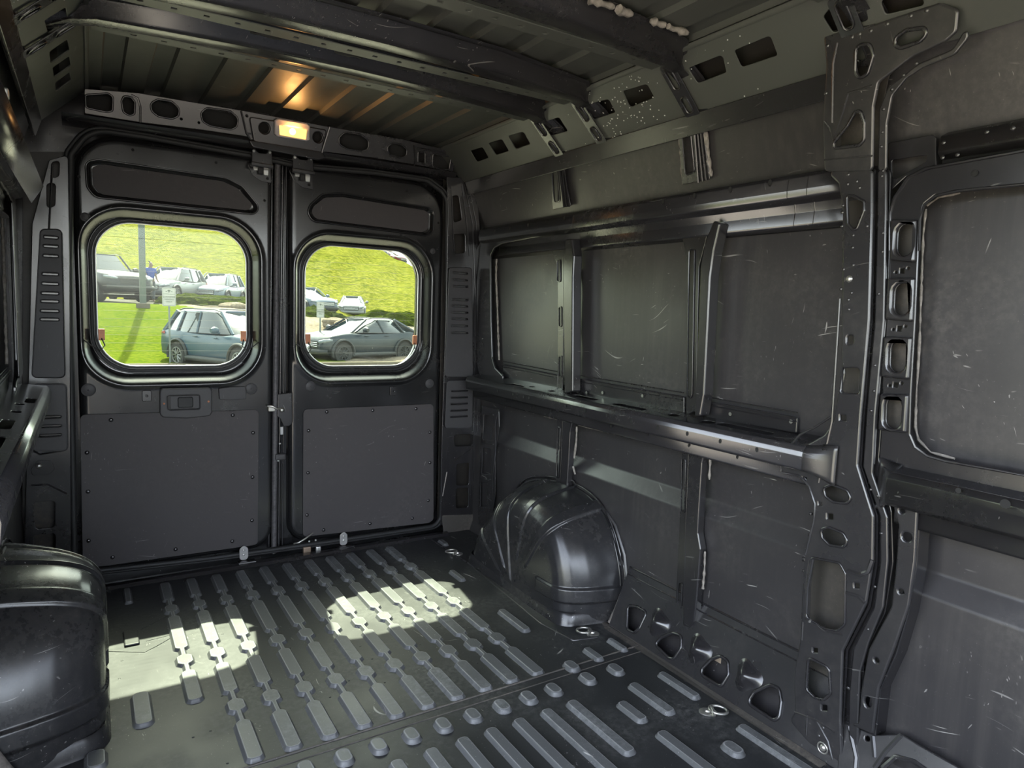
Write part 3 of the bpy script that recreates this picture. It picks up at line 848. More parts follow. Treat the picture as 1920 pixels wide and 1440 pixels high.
csl = root('corner_post', 'black corner post carrying a bolt at the far left of the rear doors', 'corner post')
plate('post_plate', pcs, rnd(pxq(pcs, [(92, 300), (128, 290), (131, 500), (133, 1060), (45, 1060), (52, 760), (60, 420)]), 0.01, 3),
      [ccw(rnd(pcs.px(h), 0.012, 4)) for h in ([(88, 345), (104, 342), (103, 385), (88, 392)], [(97, 250 + 55), (112, 300), (110, 330), (98, 335)], [(62, 941), (103, 939), (103, 990), (66, 992)], [(63, 1003), (104, 1000), (104, 1040), (63, 1040)])], 0.006, 0.002, 0.0, M_frame, csl)
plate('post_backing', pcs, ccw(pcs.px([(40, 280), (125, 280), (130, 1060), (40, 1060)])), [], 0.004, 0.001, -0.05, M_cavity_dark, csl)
plate('bolt_recess', pcs, rnd(pxq(pcs, [(57, 880), (72, 862), (98, 864), (103, 880), (92, 890), (60, 892)]), 0.012, 4), [], 0.004, 0.002, 0.003, M_frame, csl)
put('hex_bolt', [dome_mesh(pcs, *pcs.at(73, 873), 0.011, 0.010, 10, 3, 0.004)], M_zinc, csl)
put('pressed_bead', [line(pcs, pcs.px(l), 0.004, 0.002) for l in ([(62, 845), (75, 852), (115, 845), (127, 825)], [(98, 308), (92, 430)], [(58, 910), (90, 908), (125, 925)])], M_frame, csl)

# ================================================================== big right pillar and the front window frame
pl_lo = RX(0.878)
pil = root('body_pillar', 'broad black body pillar with many cut-outs right of the three blanked bays', 'body pillar')
LOW = [(1545, 318), (1572, 345), (1579, 395), (1577, 700), (1562, 790), (1545, 815), (1515, 832), (1478, 836), (1465, 850), (1465, 886), (1498, 892), (1515, 912), (1526, 945), (1525, 975), (1508, 1040), (1503, 1120), (1500, 1200),
       (1488, 1262), (1490, 1335), (1480, 1352), (1530, 1410), (1556, 1450), (1580, 1450), (1576, 1356), (1580, 1222), (1624, 1132), (1637, 1052), (1638, 968), (1608, 872), (1614, 780), (1630, 600), (1636, 400), (1636, 318)]
h_pil = [
    ([(1588, 367), (1600, 367), (1621, 378), (1621, 395), (1608, 428), (1600, 431), (1590, 420)], 0.006),
    ([(1579, 690), (1610, 690), (1610, 738), (1577, 736)], 0.008),
    ([(1588, 629), (1599, 629), (1599, 645), (1588, 645)], 0.006),
    ([(1544, 914), (1560, 908), (1590, 920), (1596, 935), (1588, 944), (1562, 941), (1548, 930)], 0.014),
    ([(1539, 992), (1553, 988), (1582, 1000), (1590, 1015), (1582, 1026), (1556, 1022), (1542, 1008)], 0.014),
    ([(1520, 1045), (1575, 1056), (1585, 1075), (1584, 1170), (1570, 1183), (1545, 1178), (1511, 1157), (1514, 1090)], 0.014),
    ([(1516, 1232), (1555, 1252), (1558, 1300), (1545, 1312), (1528, 1308), (1512, 1292)], 0.012),
]
sq = [(1580, 783, 5), (1555, 893, 4), (1556, 968, 5), (1506, 1049, 4), (1505, 1070, 3), (1503, 1178, 3), (1528, 1219, 4), (1545, 1327, 5), (1508, 897, 3), (1518, 963, 3), (1516, 1003, 3), (1606, 1098, 4), (1538, 944, 3)]
hs = [ccw(rnd(pl_lo.px(q), r, 5)) for q, r in h_pil]
hs += [ccw(rnd(pl_lo.px([(x - k, y - k), (x + k, y - k + 1), (x + k, y + k + 1), (x - k, y + k)]), 0.001, 1)) for x, y, k in sq]
plate('pillar_plate', pl_lo, rnd(pxq(pl_lo, LOW), 0.012, 4), hs, 0.010, 0.0045, 0.0, M_body, pil)
put('cutout_rim', [ring(pl_lo, ccw(rnd(pl_lo.px(h_pil[i][0]), h_pil[i][1], 5)), 0.004, 0.001, 8) for i in (0, 3, 4, 6)] +
    [ring(pl_lo, ccw(rnd(pl_lo.px(h_pil[5][0]), 0.014, 5)), 0.003, 0.0, 8)], M_frame, pil)
plate('pillar_backing', RX(0.945), pxq(RX(0.945), [(1560, 320), (1628, 320), (1605, 860), (1615, 1100), (1570, 1220), (1570, 1440), (1512, 1400), (1520, 1100), (1540, 960), (1565, 800), (1586, 700), (1586, 400)]), [], 0.004, 0.001, 0.0, M_cavity, pil)
# leaning top of the pillar
pl_up = Plane((0.878, 0, 1.508), (0, -1, 0), (-0.078, 0, 0.272))
UP = [(1545, 322), (1542, 235), (1548, 120), (1543, 62), (1585, 52), (1640, 45), (1760, 5), (1797, 18), (1793, 60), (1773, 78), (1712, 106), (1647, 155), (1638, 200), (1636, 322)]
h_up = [([(1605, 85), (1632, 82), (1638, 105), (1628, 138), (1612, 148), (1604, 135)], 0.014), ([(1680, 70), (1700, 56), (1735, 52), (1738, 65), (1725, 78), (1690, 90), (1678, 86)], 0.012),
        ([(1611, 197), (1621, 230), (1621, 262), (1612, 272), (1565, 278), (1563, 268), (1590, 235)], 0.012)]
plate('pillar_top', pl_up, rnd(pxq(pl_up, UP), 0.012, 4), [ccw(rnd(pl_up.px(q), r, 5)) for q, r in h_up], 0.010, 0.0045, 0.0, M_body, pil)
put('cutout_rim', [ring(pl_up, ccw(rnd(pl_up.px(q), r, 5)), 0.0045, 0.001, 8) for q, r in h_up], M_frame, pil)
plate('pillar_top_backing', pl_up, pxq(pl_up, [(1550, 318), (1550, 75), (1640, 55), (1770, 15), (1765, 62), (1700, 95), (1640, 145), (1628, 200), (1628, 318)]), [], 0.004, 0.001, -0.06, M_cavity, pil)
# folds and seams pressed in the pillar
put('pressed_fold', [line(pl_lo, pl_lo.px(l), r, 0.0, step=0.03) for l, r in (([(1575, 560), (1560, 790), (1540, 880), (1535, 905)], 0.003), ([(1478, 838), (1466, 850), (1464, 884)], 0.0025), ([(1524, 1048), (1514, 1100), (1512, 1150)], 0.004),
    ([(1510, 1160), (1548, 1183), (1580, 1190)], 0.004), ([(1590, 1070), (1612, 1078), (1628, 1072), (1636, 1050)], 0.006), ([(1588, 1112), (1610, 1118), (1622, 1130)], 0.005), ([(1480, 838), (1500, 815), (1530, 800), (1560, 780)], 0.003), ([(1506, 1165), (1504, 1200)], 0.003),
    ([(1490, 1335), (1530, 1350), (1566, 1372)], 0.003), ([(1530, 1350), (1552, 1390), (1562, 1430)], 0.003), ([(1514, 1340), (1512, 1378)], 0.003), ([(1465, 886), (1500, 893), (1517, 912), (1528, 945), (1526, 975), (1510, 1040)], 0.003))], M_body, pil)
put('pressed_fold', [line(pl_up, pl_up.px(l), r, 0.0) for l, r in (([(1546, 228), (1556, 240), (1562, 262), (1580, 210), (1590, 175)], 0.003), ([(1570, 80), (1562, 120), (1560, 230)], 0.003), ([(1545, 300), (1636, 292)], 0.002), ([(1590, 175), (1606, 170), (1636, 160)], 0.0025), ([(1622, 52), (1640, 46)], 0.002))], M_body, pil)
sw = [(1548, 300), (1553, 280), (1574, 316), (1590, 327), (1606, 340), (1589, 345), (1611, 352), (1580, 385), (1579, 398), (1625, 424), (1578, 424), (1599, 441), (1598, 464), (1599, 497), (1581, 505), (1576, 542), (1596, 549), (1590, 562), (1591, 580), (1543, 1365), (1535, 1380), (1490, 855), (1506, 862), (1482, 868), (1503, 878)]
put('spot_weld', [dome_mesh(pl_lo, *pl_lo.at(*p), 0.0045, 0.002, 8, 2) for p in sw], M_body, pil)
put('threaded_boss', [dome_mesh(pl_lo, *pl_lo.at(*p), 0.009, 0.006, 12, 3) for p in ((1592, 523), (1490, 854), (1543, 1402))] + [ring(pl_lo, circ(*pl_lo.at(1543, 1402), 0.014, 16), 0.002, 0.002)], M_zinc, pil)
discs(pl_lo, pl_lo.px([(1583, 436), (1592, 524)]), 0.005, 0.0045, parent=pil)
put('spot_weld', [dome_mesh(pl_up, *pl_up.at(*p), 0.005, 0.002, 8, 2) for p in ((1597, 70), (1611, 64), (1632, 58), (1663, 45), (1707, 30), (1737, 20), (1551, 86), (1548, 175))], M_body, pil)

# spot-welded door-frame flange curving down beside the pillar
p_fl = RX(0.893)
fl = root('welded_flange', 'narrow spot-welded flange curving beside the pillar from roof to floor', 'flange')
TOPF = [(1805, 60), (1786, 92), (1722, 119), (1664, 164), (1648, 204), (1645, 322), (1662, 322), (1663, 233), (1673, 180), (1700, 147), (1730, 127), (1790, 103), (1815, 72), (1814, 58)]
MIDF = [(1645, 318), (1645, 400), (1640, 600), (1624, 780), (1618, 875), (1650, 968), (1650, 1055), (1638, 1139), (1600, 1215), (1592, 1300), (1590, 1450), (1608, 1450), (1609, 1356), (1613, 1260), (1629, 1205), (1656, 1139), (1665, 1051), (1664, 970), (1636, 888), (1641, 780), (1658, 600), (1662, 393), (1662, 318)]
pl_up2 = Plane((0.893, 0, 1.508), (0, -1, 0), (-0.078, 0, 0.272))
plate('flange_strip', p_fl, rnd(pxq(p_fl, MIDF), 0.015, 4), [], 0.008, 0.0035, 0.0, M_body, fl)
plate('flange_top', pl_up2, rnd(pxq(pl_up2, TOPF), 0.02, 4), [], 0.008, 0.0035, 0.0, M_body, fl)
put('spot_weld', [dome_mesh(p_fl, *p_fl.at(*p), 0.004, 0.002, 8, 2) for p in ((1655, 437), (1654, 472), (1647, 551), (1640, 685), (1638, 733), (1633, 770), (1655, 320), (1653, 330), (1632, 918), (1645, 930), (1652, 1000), (1640, 1100), (1627, 1180), (1590, 1290))], M_body, fl)
put('spot_weld', [dome_mesh(pl_up2, *pl_up2.at(*p), 0.004, 0.002, 8, 2) for p in ((1718, 119), (1694, 141), (1672, 168), (1656, 205), (1654, 248), (1652, 275))], M_body, fl)
# floor of the two channels beside it
p_ch = RX(0.915)
plate('channel_bed', p_ch, rnd(pxq(p_ch, [(1630, 318), (1670, 318), (1668, 480), (1660, 700), (1648, 860), (1672, 960), (1675, 1055), (1660, 1150), (1620, 1230), (1612, 1450), (1570, 1450), (1575, 1240), (1622, 1130), (1634, 1050), (1636, 965), (1606, 870), (1612, 780), (1628, 600)]), 0.01, 3), [], 0.006, 0.002, 0.0, M_frame, fl)
put('channel_bead', [line(RX(0.90), RX(0.90).px(l), 0.0035, 0.0, step=0.04) for l in ([(1639, 318), (1639, 400), (1634, 600), (1619, 780), (1613, 872), (1644, 968), (1643, 1055), (1630, 1137), (1588, 1218), (1580, 1356), (1576, 1450)], [(1662, 380), (1659, 600), (1643, 780), (1638, 870)])], M_frame, fl)

# front window bay frame: slotted column, top and shelf
wf = root('window_frame', 'large black window frame with four raised oval cut-outs around the front blanked bay', 'window frame')
pw = RX(0.905)
OUT = [(1668, 470), (1668, 400), (1676, 368), (1700, 330), (1735, 312), (1800, 300), (2250, 224), (2250, 314), (1790, 357), (1753, 365), (1732, 382), (1724, 412), (1722, 470), (1716, 600), (1708, 740), (1706, 815),
       (1716, 838), (1738, 854), (1774, 864), (2250, 943), (2250, 1010), (1745, 912), (1655, 893), (1648, 865), (1652, 815), (1655, 700), (1662, 600)]
sl4 = [((1700, 450), 0.036, 0.020), ((1694, 561), 0.036, 0.020), ((1686, 668), 0.036, 0.020), ((1678, 774), 0.036, 0.020)]
H = []
Hs = []
for (c, la, lb) in sl4:
    a, b = pw.at(*c); sl_ = slot(a, b, la * 1.05, lb, PI / 2 + 0.05); H.append(sl_); Hs.append(sl_)
for x, y in ((1691, 508), (1686, 616), (1679, 722)):
    a, b = pw.at(x, y); H.append(rect(a - 0.005, a + 0.005, b - 0.0055, b + 0.0055)); H.append(circ(a - 0.014, b - 0.003, 0.003, 8)); H.append(circ(a + 0.014, b + 0.006, 0.003, 8))
plate('frame_plate', pw, rnd(pxq(pw, OUT), 0.010, 4), H, 0.006, 0.0025, 0.0, M_frame, wf)
for k, q in enumerate(([(1674, 412), (1722, 412), (1719, 493), (1672, 488)], [(1668, 521), (1719, 521), (1715, 604), (1664, 599)], [(1662, 631), (1714, 632), (1708, 712), (1656, 706)], [(1655, 738), (1708, 739), (1703, 812), (1650, 806)])):
    plate('raised_pad', pw, rnd(pxq(pw, q), 0.006, 3), [Hs[k]], 0.014, 0.006, 0.013, M_frame, wf)
plate('frame_backing', RX(0.94), pxq(RX(0.94), [(1668, 400), (1722, 400), (1716, 600), (1704, 815), (1650, 815)]), [], 0.004, 0.001, 0.0, M_cavity, wf)
put('frame_bead', [line(pw, pw.px(l), 0.0035, 0.001, step=0.04) for l in ([(1669, 470), (1669, 400), (1678, 370), (1703, 333), (1740, 316), (1925, 282)], [(1724, 470), (1725, 412), (1733, 384), (1755, 367), (1800, 358), (1925, 345)], [(1707, 815), (1717, 838), (1740, 855), (1775, 865), (1925, 891)])], M_frame, wf)
put('sealant', [line(RX(0.965), RX(0.965).px(l), 0.003, 0.0, step=0.012, lump=0.9) for l in ([(1736, 392), (1731, 440), (1728, 520), (1724, 640), (1718, 740), (1716, 800), (1722, 825), (1745, 848), (1790, 860)], [(1738, 385), (1760, 370), (1800, 362)])], M_seal, wf)

# rails running forward from it
nr = root('window_rail', 'short black upper rail above the front blanked bay at the right edge', 'rail')
sheet('rail_section', fil([(0.972, 1.585), (0.945, 1.578), (0.918, 1.566), (0.912, 1.530), (0.935, 1.520), (0.938, 1.500), (0.915, 1.490), (0.913, 1.455), (0.935, 1.445)], 0.006, 3), -2.225, -3.3, 0.003, M_frame, nr)
put('spot_weld', [dome_mesh(RX(0.909), *RX(0.909).at(*p), 0.005, 0.002, 8, 2) for p in ((1769, 267), (1767, 295), (1795, 290), (1770, 333), (1798, 331), (1850, 247), (1899, 240))], M_frame, nr)
discs(RX(0.905), [RX(0.905).at(1829, 325)], 0.007, 0.004, parent=nr)
discs(RX(0.905), [RX(0.905).at(1829, 325)], 0.006, 0.0045, parent=nr)
plate('rail_end', RX(0.93), rnd(pxq(RX(0.93), [(1665, 268), (1748, 252), (1755, 258), (1756, 330), (1700, 330), (1678, 350), (1665, 360)]), 0.006, 3), [ccw(rnd(RX(0.93).px([(1672, 300), (1738, 290), (1736, 303), (1680, 335), (1672, 332)]), 0.005, 3))], 0.006, 0.002, 0.0, M_frame, nr)
nb = root('belt_rail', 'black belt rail with large drilled holes at the right edge below the front bay', 'rail')
psh2 = Plane((0.862, 0, 0.800), (0, -1, 0), (0.120, 0, 0.022))
plate('belt_shelf', psh2, rect(2.215, 3.3, 0.0, 0.115), [slot(*psh2.at(1915, 907), 0.09, 0.020), rect(*(lambda q: (q[0] - 0.008, q[0] + 0.008, q[1] - 0.006, q[1] + 0.006))(psh2.at(1884, 890)))], 0.003, 0.001, 0.0, M_frame, nb)
sheet('belt_face', fil([(0.872, 0.798), (0.862, 0.796), (0.852, 0.784), (0.850, 0.770), (0.852, 0.730), (0.862, 0.722), (0.893, 0.718), (0.899, 0.712), (0.899, 0.672), (0.968, 0.664)], 0.005, 3), -2.215, -3.3, 0.003, M_frame, nb)
discs(pbf, pbf.px([(1800, 919)]), 0.006, 0.0075, parent=nb)
discs(pbf, pbf.px([(1888, 944)]), 0.010, 0.0075, parent=nb)
discs(pbg, [pbg.at(1799, 957)], 0.008, 0.0075, parent=nb, n=4)
put('spot_weld', [dome_mesh(pbg, *pbg.at(*p), 0.005, 0.002, 8, 2, 0.002) for p in ((1681, 926), (1710, 933), (1750, 944), (1782, 954), (1825, 962))], M_frame, nb)
belt_end(nb, [(0.900, 0.812), (0.872, 0.798), (0.862, 0.796), (0.852, 0.784), (0.850, 0.770), (0.852, 0.730), (0.862, 0.722), (0.893, 0.718)], -2.22, -2.165, 0.902)
# lower front pillar foot strip
ls = root('lower_pillar', 'curved lower pillar strip with round holes running down to the floor at right', 'body pillar')
pls = RX(0.89)
LB = [(1652, 905), (1700, 912), (1722, 930), (1721, 948), (1716, 1051), (1704, 1137), (1676, 1218), (1648, 1290), (1639, 1356), (1637, 1378), (1590, 1358), (1609, 1356), (1614, 1294), (1628, 1218), (1671, 1137), (1680, 1051), (1684, 985), (1672, 940)]
plate('strip_plate', pls, rnd(pxq(pls, LB), 0.01, 4), [circ(*pls.at(1691, 958), 0.006, 10), circ(*pls.at(1700, 1007), 0.011, 12), circ(*pls.at(1689, 1109), 0.006, 10), circ(*pls.at(1643, 1238), 0.006, 10), circ(*pls.at(1627, 1317), 0.009, 12, 0.014)], 0.010, 0.0045, 0.0, M_body, ls)
plate('strip_return', RX(0.93), rnd(pxq(RX(0.93), [(1722, 948), (1735, 950), (1728, 1060), (1712, 1150), (1690, 1225), (1660, 1290), (1650, 1380), (1630, 1378), (1640, 1290), (1690, 1150), (1712, 1050)]), 0.01, 3), [], 0.05, 0.003, 0.02, M_frame, ls)
ft = root('pillar_foot', 'pressed black foot panel at the bottom right where the pillar meets the sill', 'sill panel')
pft = Plane((0.862, 0, 0.0), (0, -1, 0), (0.075, 0, 0.20))
plate('foot_plate', pft, rnd(pxq(pft, [(1575, 1352), (1640, 1378), (1690, 1376), (1720, 1395), (1800, 1440), (1800, 1600), (1560, 1600)]), 0.012, 4), [ccw(rnd(pft.px([(1640, 1440), (1660, 1420), (1700, 1425), (1730, 1445), (1740, 1480), (1640, 1480)]), 0.015, 4)), circ(*pft.at(1626, 1385), 0.006, 10)], 0.008, 0.003, 0.0, M_body, ft)
put('pressed_fold', [line(pft, pft.px(l), 0.006, 0.0) for l in ([(1593, 1362), (1606, 1420), (1600, 1500)], [(1636, 1380), (1640, 1420)], [(1690, 1378), (1660, 1410), (1640, 1440)], [(1655, 1440), (1680, 1418), (1715, 1428), (1745, 1450)])], M_body, ft)

# ================================================================== scalloped sill along the right wall
sp = root('sill_panel', 'scalloped black sill panel with rounded triangular cut-outs along the right wall foot', 'sill panel')
psl = Plane((0.868, 0, 0.0), (0, -1, 0), (0.090, 0, 0.22))
def on_sl(q): return psl.at(*q)
sil_out = rect(1.245, 2.16, 0.004, 0.235, 0.005)
tri = [([(1178, 1135), (1196, 1138), (1214, 1148), (1200, 1178), (1190, 1187), (1176, 1180)], 0.014), ([(1228, 1208), (1240, 1196), (1262, 1187), (1279, 1192), (1278, 1215), (1264, 1236), (1255, 1234)], 0.016),
       ([(1309, 1262), (1335, 1236), (1352, 1230), (1366, 1240), (1367, 1265), (1353, 1288)], 0.016), ([(1401, 1318), (1415, 1298), (1445, 1284), (1462, 1291), (1466, 1315), (1462, 1345), (1452, 1351)], 0.016)]
th_ = [ccw(rnd(psl.px(q), r, 5)) for q, r in tri]
plate('sill_plate', psl, sil_out, th_, 0.005, 0.002, 0.0, M_body, sp)
put('cutout_rim', [ring(psl, t, 0.0055, 0.002, 8) for t in th_], M_frame, sp)
put('pressed_cone', [bump_mesh(psl, *psl.at(*p), 0.044, 0.030) for p in ((1236, 1168), (1311, 1218), (1402, 1268))], M_frame, sp)
put('top_bead', [line(psl, [(1.25, 0.232), (2.1, 0.232)], 0.004, 0.001), line(psl, [(1.25, 0.205), (2.1, 0.205)], 0.0025, 0.001)], M_frame, sp)
discs(psl, psl.px([(1219, 1176), (1297, 1222), (1387, 1275)]), 0.004, 0.009, parent=sp)
put('sill_backing', [box_mesh((0.972, -1.67, 0.10), (0.006, 1.0, 0.22))], M_cavity, sp)
box('white_card', (0.955, -1.665, 0.075), (0.004, 0.055, 0.05), simple('tan_card', (0.50, 0.40, 0.30), 0.7), sp, 0.001)
put('dusty_floor_flange', [line(Plane((0.868, 0, 0), (0, -1, 0), (-1, 0, 0)), [(1.20, 0.0), (2.12, 0.0)], 0.006, 0.003, step=0.03, lump=0.25)], M_dustfl, sp)
me = mesh_py([(0.885, -1.19, 0.002), (0.845, -1.25, 0.002), (0.842, -2.12, 0.002), (0.868, -2.12, 0.006), (0.872, -1.20, 0.008)], [(0, 1, 2, 3, 4)], False)
link('floor_flange', me, M_dustfl, sp)
# curved inner ridge of the wheel housing behind the arch
wh = root('housing_ridge', 'curved dark ridge pressed in the wall behind the right wheel arch', 'wall ridge')
pwh = RX(0.955)
put('outer_curve', [line(pwh, rnd(pwh.px([(1078, 905), (1120, 935), (1155, 985), (1172, 1040), (1178, 1100)]), 0.0, 1), 0.007, 0.002), line(pwh, pwh.px([(1085, 925), (1125, 955), (1150, 1000), (1163, 1060)]), 0.005, 0.002)], M_wall, wh)

# lower bay frame lines beside the belt rail (sealant smears)
sm_ = root('sealant_smear', 'pale sealant smears along the top of the lower right wall panels', 'sealant')
psm = RX(0.952)
put('smear', [line(psm, psm.px(l), 0.003, 0.0, step=0.012, lump=1.0) for l in ([(1085, 797), (1180, 820), (1262, 842)], [(1330, 855), (1400, 868), (1465, 882), (1490, 890)], [(1020, 780), (1045, 787)])], M_seal, sm_)

# ================================================================== wheel arches
def wheel_arch(name, label):
    t = root(name, label, 'wheel arch', 'wheel arches')
    yc = -0.83
    wallp = [(-0.385, 0), (-0.395, 0.12), (-0.43, 0.25), (-0.52, 0.365), (-0.66, 0.412), (-0.82, 0.435), (-0.97, 0.430), (-1.075, 0.395), (-1.15, 0.315), (-1.20, 0.21), (-1.222, 0.10), (-1.228, 0)]
    inp = [(-0.42, 0), (-0.435, 0.09), (-0.50, 0.185), (-0.60, 0.275), (-0.72, 0.355), (-0.86, 0.400), (-0.99, 0.390), (-1.075, 0.335), (-1.13, 0.245), (-1.155, 0.15), (-1.165, 0.07), (-1.168, 0)]
    NT = 340
    def resamp(p):
        p = np.array(p, float)
        for _ in range(4):   # smooth (corner cutting), ends kept
            q = [p[0]]
            for a_, b_ in zip(p[:-1], p[1:]): q += [a_ * 0.75 + b_ * 0.25, a_ * 0.25 + b_ * 0.75]
            q.append(p[-1]); p = np.array(q)
        L_ = np.concatenate([[0], np.cumsum(np.linalg.norm(np.diff(p, axis=0), axis=1))]); L_ /= L_[-1]
        t_ = np.linspace(0, 1, NT); return np.stack([np.interp(t_, L_, p[:, 0]), np.interp(t_, L_, p[:, 1])], 1)
    WP, IP = resamp(wallp), resamp(inp); ctr = np.array([yc, 0.0])
    # section: x position, blend wall->inner profile, scale about the centre of the foot
    sec = np.array([(0.957, -0.03, 1.0), (0.95, 0.0, 1.0), (0.90, 0.15, 1.0), (0.86, 0.32, 1.0), (0.82, 0.50, 0.998), (0.79, 0.66, 0.99), (0.762, 0.82, 0.975), (0.740, 0.94, 0.945), (0.724, 1.0, 0.895), (0.715, 1.0, 0.83), (0.712, 1.0, 0.74), (0.711, 1.0, 0.55), (0.710, 1.0, 0.3), (0.710, 1.0, 0.0)])
    tt = np.linspace(0, len(sec) - 1, 150); X, BL, Sc = (np.interp(tt, np.arange(len(sec)), sec[:, k_]) for k_ in range(3))
    for _ in range(8):
        for q in (X, BL, Sc): q[1:-1] = (q[:-2] + q[2:] + 2 * q[1:-1]) / 4
    prof_ = WP[:, None, :] * (1 - BL)[None, :, None] + IP[:, None, :] * BL[None, :, None]
    prof_ = ctr + (prof_ - ctr) * Sc[None, :, None]
    V = np.concatenate([np.broadcast_to(X[None, :, None], prof_.shape[:2] + (1,)), prof_], axis=2).copy()
    dx = np.gradient(V, axis=1); dt = np.gradient(V, axis=0)
    N = np.cross(dt, dx); N /= (np.linalg.norm(N, axis=2, keepdims=True) + 1e-9)
    if N[NT // 2, 30, 2] < 0: N = -N
    disp = np.zeros((NT, len(tt)))
    T_ = np.linspace(0, 1, NT)[:, None]; SS = Sc[None, :]; BB = BL[None, :]
    ribs = [(0.17, 0.020, 0.30, 0.93), (0.30, 0.019, 0.28, 0.99), (0.42, 0.021, 0.12, 1.1), (0.545, 0.022, 0.35, 1.1), (0.675, 0.022, 0.40, 1.1)]
    for (tc, w, s0, s1) in ribs:
        lat = sm((w * (0.55 + 0.45 * SS) - np.abs(T_ - tc)) / 0.006)
        rad = sm((SS - s0) / 0.04)
        if s1 < 1.05: rad = rad * sm((s1 + 0.01 - SS) / 0.02)
        disp = np.maximum(disp, lat * rad * 0.009)
    # the low band wrapping the front corner
    Z_ = V[:, :, 2]; Y_ = V[:, :, 1]
    band = sm((0.030 - np.abs(Z_ - 0.105)) / 0.008) * sm((-0.985 - Y_) / 0.02)
    disp = np.maximum(disp, band * 0.008)
    V += N * disp[:, :, None]
    F = []; m = len(tt)
    for i in range(NT - 1):
        for j in range(m - 1): F.append((i * m + j, (i + 1) * m + j, (i + 1) * m + j + 1, i * m + j + 1))
    me = mesh_py(V.reshape(-1, 3), F, True, 80)
    o = link('arch_shell', me, M_arch, t)
    def foot_path(z, g):
        a = rnd([(0.955, -1.228 - g), (0.710 - g, -1.168 - g), (0.710 - g, -0.42 + g), (0.955, -0.385 + g)], [0, 0.07, 0.07, 0], 8)
        return [(x, y, z) for x, y in a]
    put('foot_skirt', [loft([foot_path(0.001, 0.006), foot_path(0.010, 0.003), foot_path(0.035, 0.0), foot_path(0.045, -0.006)])], M_arch, t)
    fp = [(0.950, ctr[0] + (p[0] - ctr[0]) * (1.035 + (0.022 if (i // 6) % 5 == 2 else 0)), p[1] * (1.035 + (0.022 if (i // 6) % 5 == 2 else 0))) for i, p in enumerate(WP[::4])]
    put('wall_flange', [tube_mesh(fp, 0.005, False, 6, 0.3)], M_frame, t)
    put('edge_bead', [tube_mesh([(0.945, p[0], p[1] + 0.001) for p in WP[::6]], 0.004, False, 6)], M_arch, t)
    return t

arch_r = wheel_arch('wheel_arch', 'glossy black ribbed wheel arch box on the floor at the right wall')
put('corner_sealant', [tube_mesh([(0.885, -1.240, 0.005), (0.915, -1.243, 0.05), (0.940, -1.240, 0.11)], 0.016, False, 8, 0.9)], M_seal, arch_r)

# ================================================================== rear doors
def door(name, label, x0, x1, z0, z1, win, pocket_px, bowl_px, glass_name, rside):
    d = bpy.data.objects.new(name, None); C.objects.link(d); d['kind'] = 'structure'; d['label'] = label
    outer = rnd([(x0, z0), (x1, z0), (x1, z1), (x0, z1)], [0.10, 0.10, 0.08, 0.16] if rside == 'L' else [0.10, 0.10, 0.17, 0.06], 8)
    wx0, wx1, wz0, wz1 = win
    hole = rnd([(wx0 - 0.012, wz0 - 0.012), (wx1 + 0.012, wz0 - 0.012), (wx1 + 0.012, wz1 + 0.012), (wx0 - 0.012, wz1 + 0.012)], 0.14, 10)
    bowl = rnd([(wx0 - 0.062, wz0 - 0.075), (wx1 + 0.058, wz0 - 0.075), (wx1 + 0.058, wz1 + 0.055), (wx0 - 0.062, wz1 + 0.055)], 0.17, 10)
    rimo = rnd([(wx0 - 0.080, wz0 - 0.095), (wx1 + 0.074, wz0 - 0.095), (wx1 + 0.074, wz1 + 0.070), (wx0 - 0.080, wz1 + 0.070)], 0.19, 10)
    pk = rnd(REAR.px(pocket_px), 0.035, 6)
    if area(pk) < 0: pk = pk[::-1]
    cp = np.array(pk); cc = cp.mean(0)
    feats = [(pk, -0.016, 0.016), (rimo, 0.006, 0.022), (bowl, -0.052, 0.045)]
    panel = hfield('inner_panel', REAR, outer, 0.0045, feats, [hole], M_door, d, edge=(0.030, 0.030))
    put('pocket_bead', [ring(REAR, pk, 0.004, 0.001)], M_door, d)
    # pocket lining: matt insert
    ins = [tuple(cc + (p - cc) * np.array([0.93, 0.80])) for p in cp]
    plate('pocket_lining', REAR, ins, [], 0.003, 0.001, -0.0125, M_board, d)
    # rubber-framed glass
    def rr(g, r): return rnd([(wx0 - g, wz0 - g), (wx1 + g, wz0 - g), (wx1 + g, wz1 + g), (wx0 - g, wz1 + g)], r, 10)
    fr = plate('window_frame', REAR, rr(0.030, 0.155), [rr(0.0, 0.13)], 0.010, 0.004, -0.045, M_rubber, d)
    put('frame_bead', [ring(REAR, rr(0.012, 0.14), 0.0035, -0.043), ring(REAR, rr(0.026, 0.15), 0.0030, -0.040)], M_door, fr)
    put('glass_edge', [ring(REAR, rr(0.001, 0.13), 0.0028, -0.047)], M_chrome, fr)
    gl = plate(glass_name, RY(0.056), rr(0.014, 0.14), [], 0.004, 0.001, 0.002, M_glass, d)
    gl['label'] = 'dusty tinted glass pane'; gl['kind'] = 'structure'
    # demister wires
    put('heater_wire', [tube_mesh([(wx0 + 0.02, 0.052, z), ((wx0 + wx1) / 2, 0.052, z + 0.001), (wx1 - 0.02, 0.052, z)], 0.0004, False, 4) for z in np.arange(wz0 + 0.06, wz1 - 0.04, 0.032)], M_rubber, gl)
    return d, panel
WL = (-0.696, -0.147, 0.868, 1.432); WR = (0.106, 0.655, 0.858, 1.408)
d1, _ = door('door_1', 'left rear cargo door, glossy black, with window', -0.765, -0.037, 0.045, 1.752, WL,
             [(160, 303), (185, 299), (425, 334), (455, 350), (486, 388), (478, 402), (178, 370), (163, 350)], None, 'window_1', 'L')
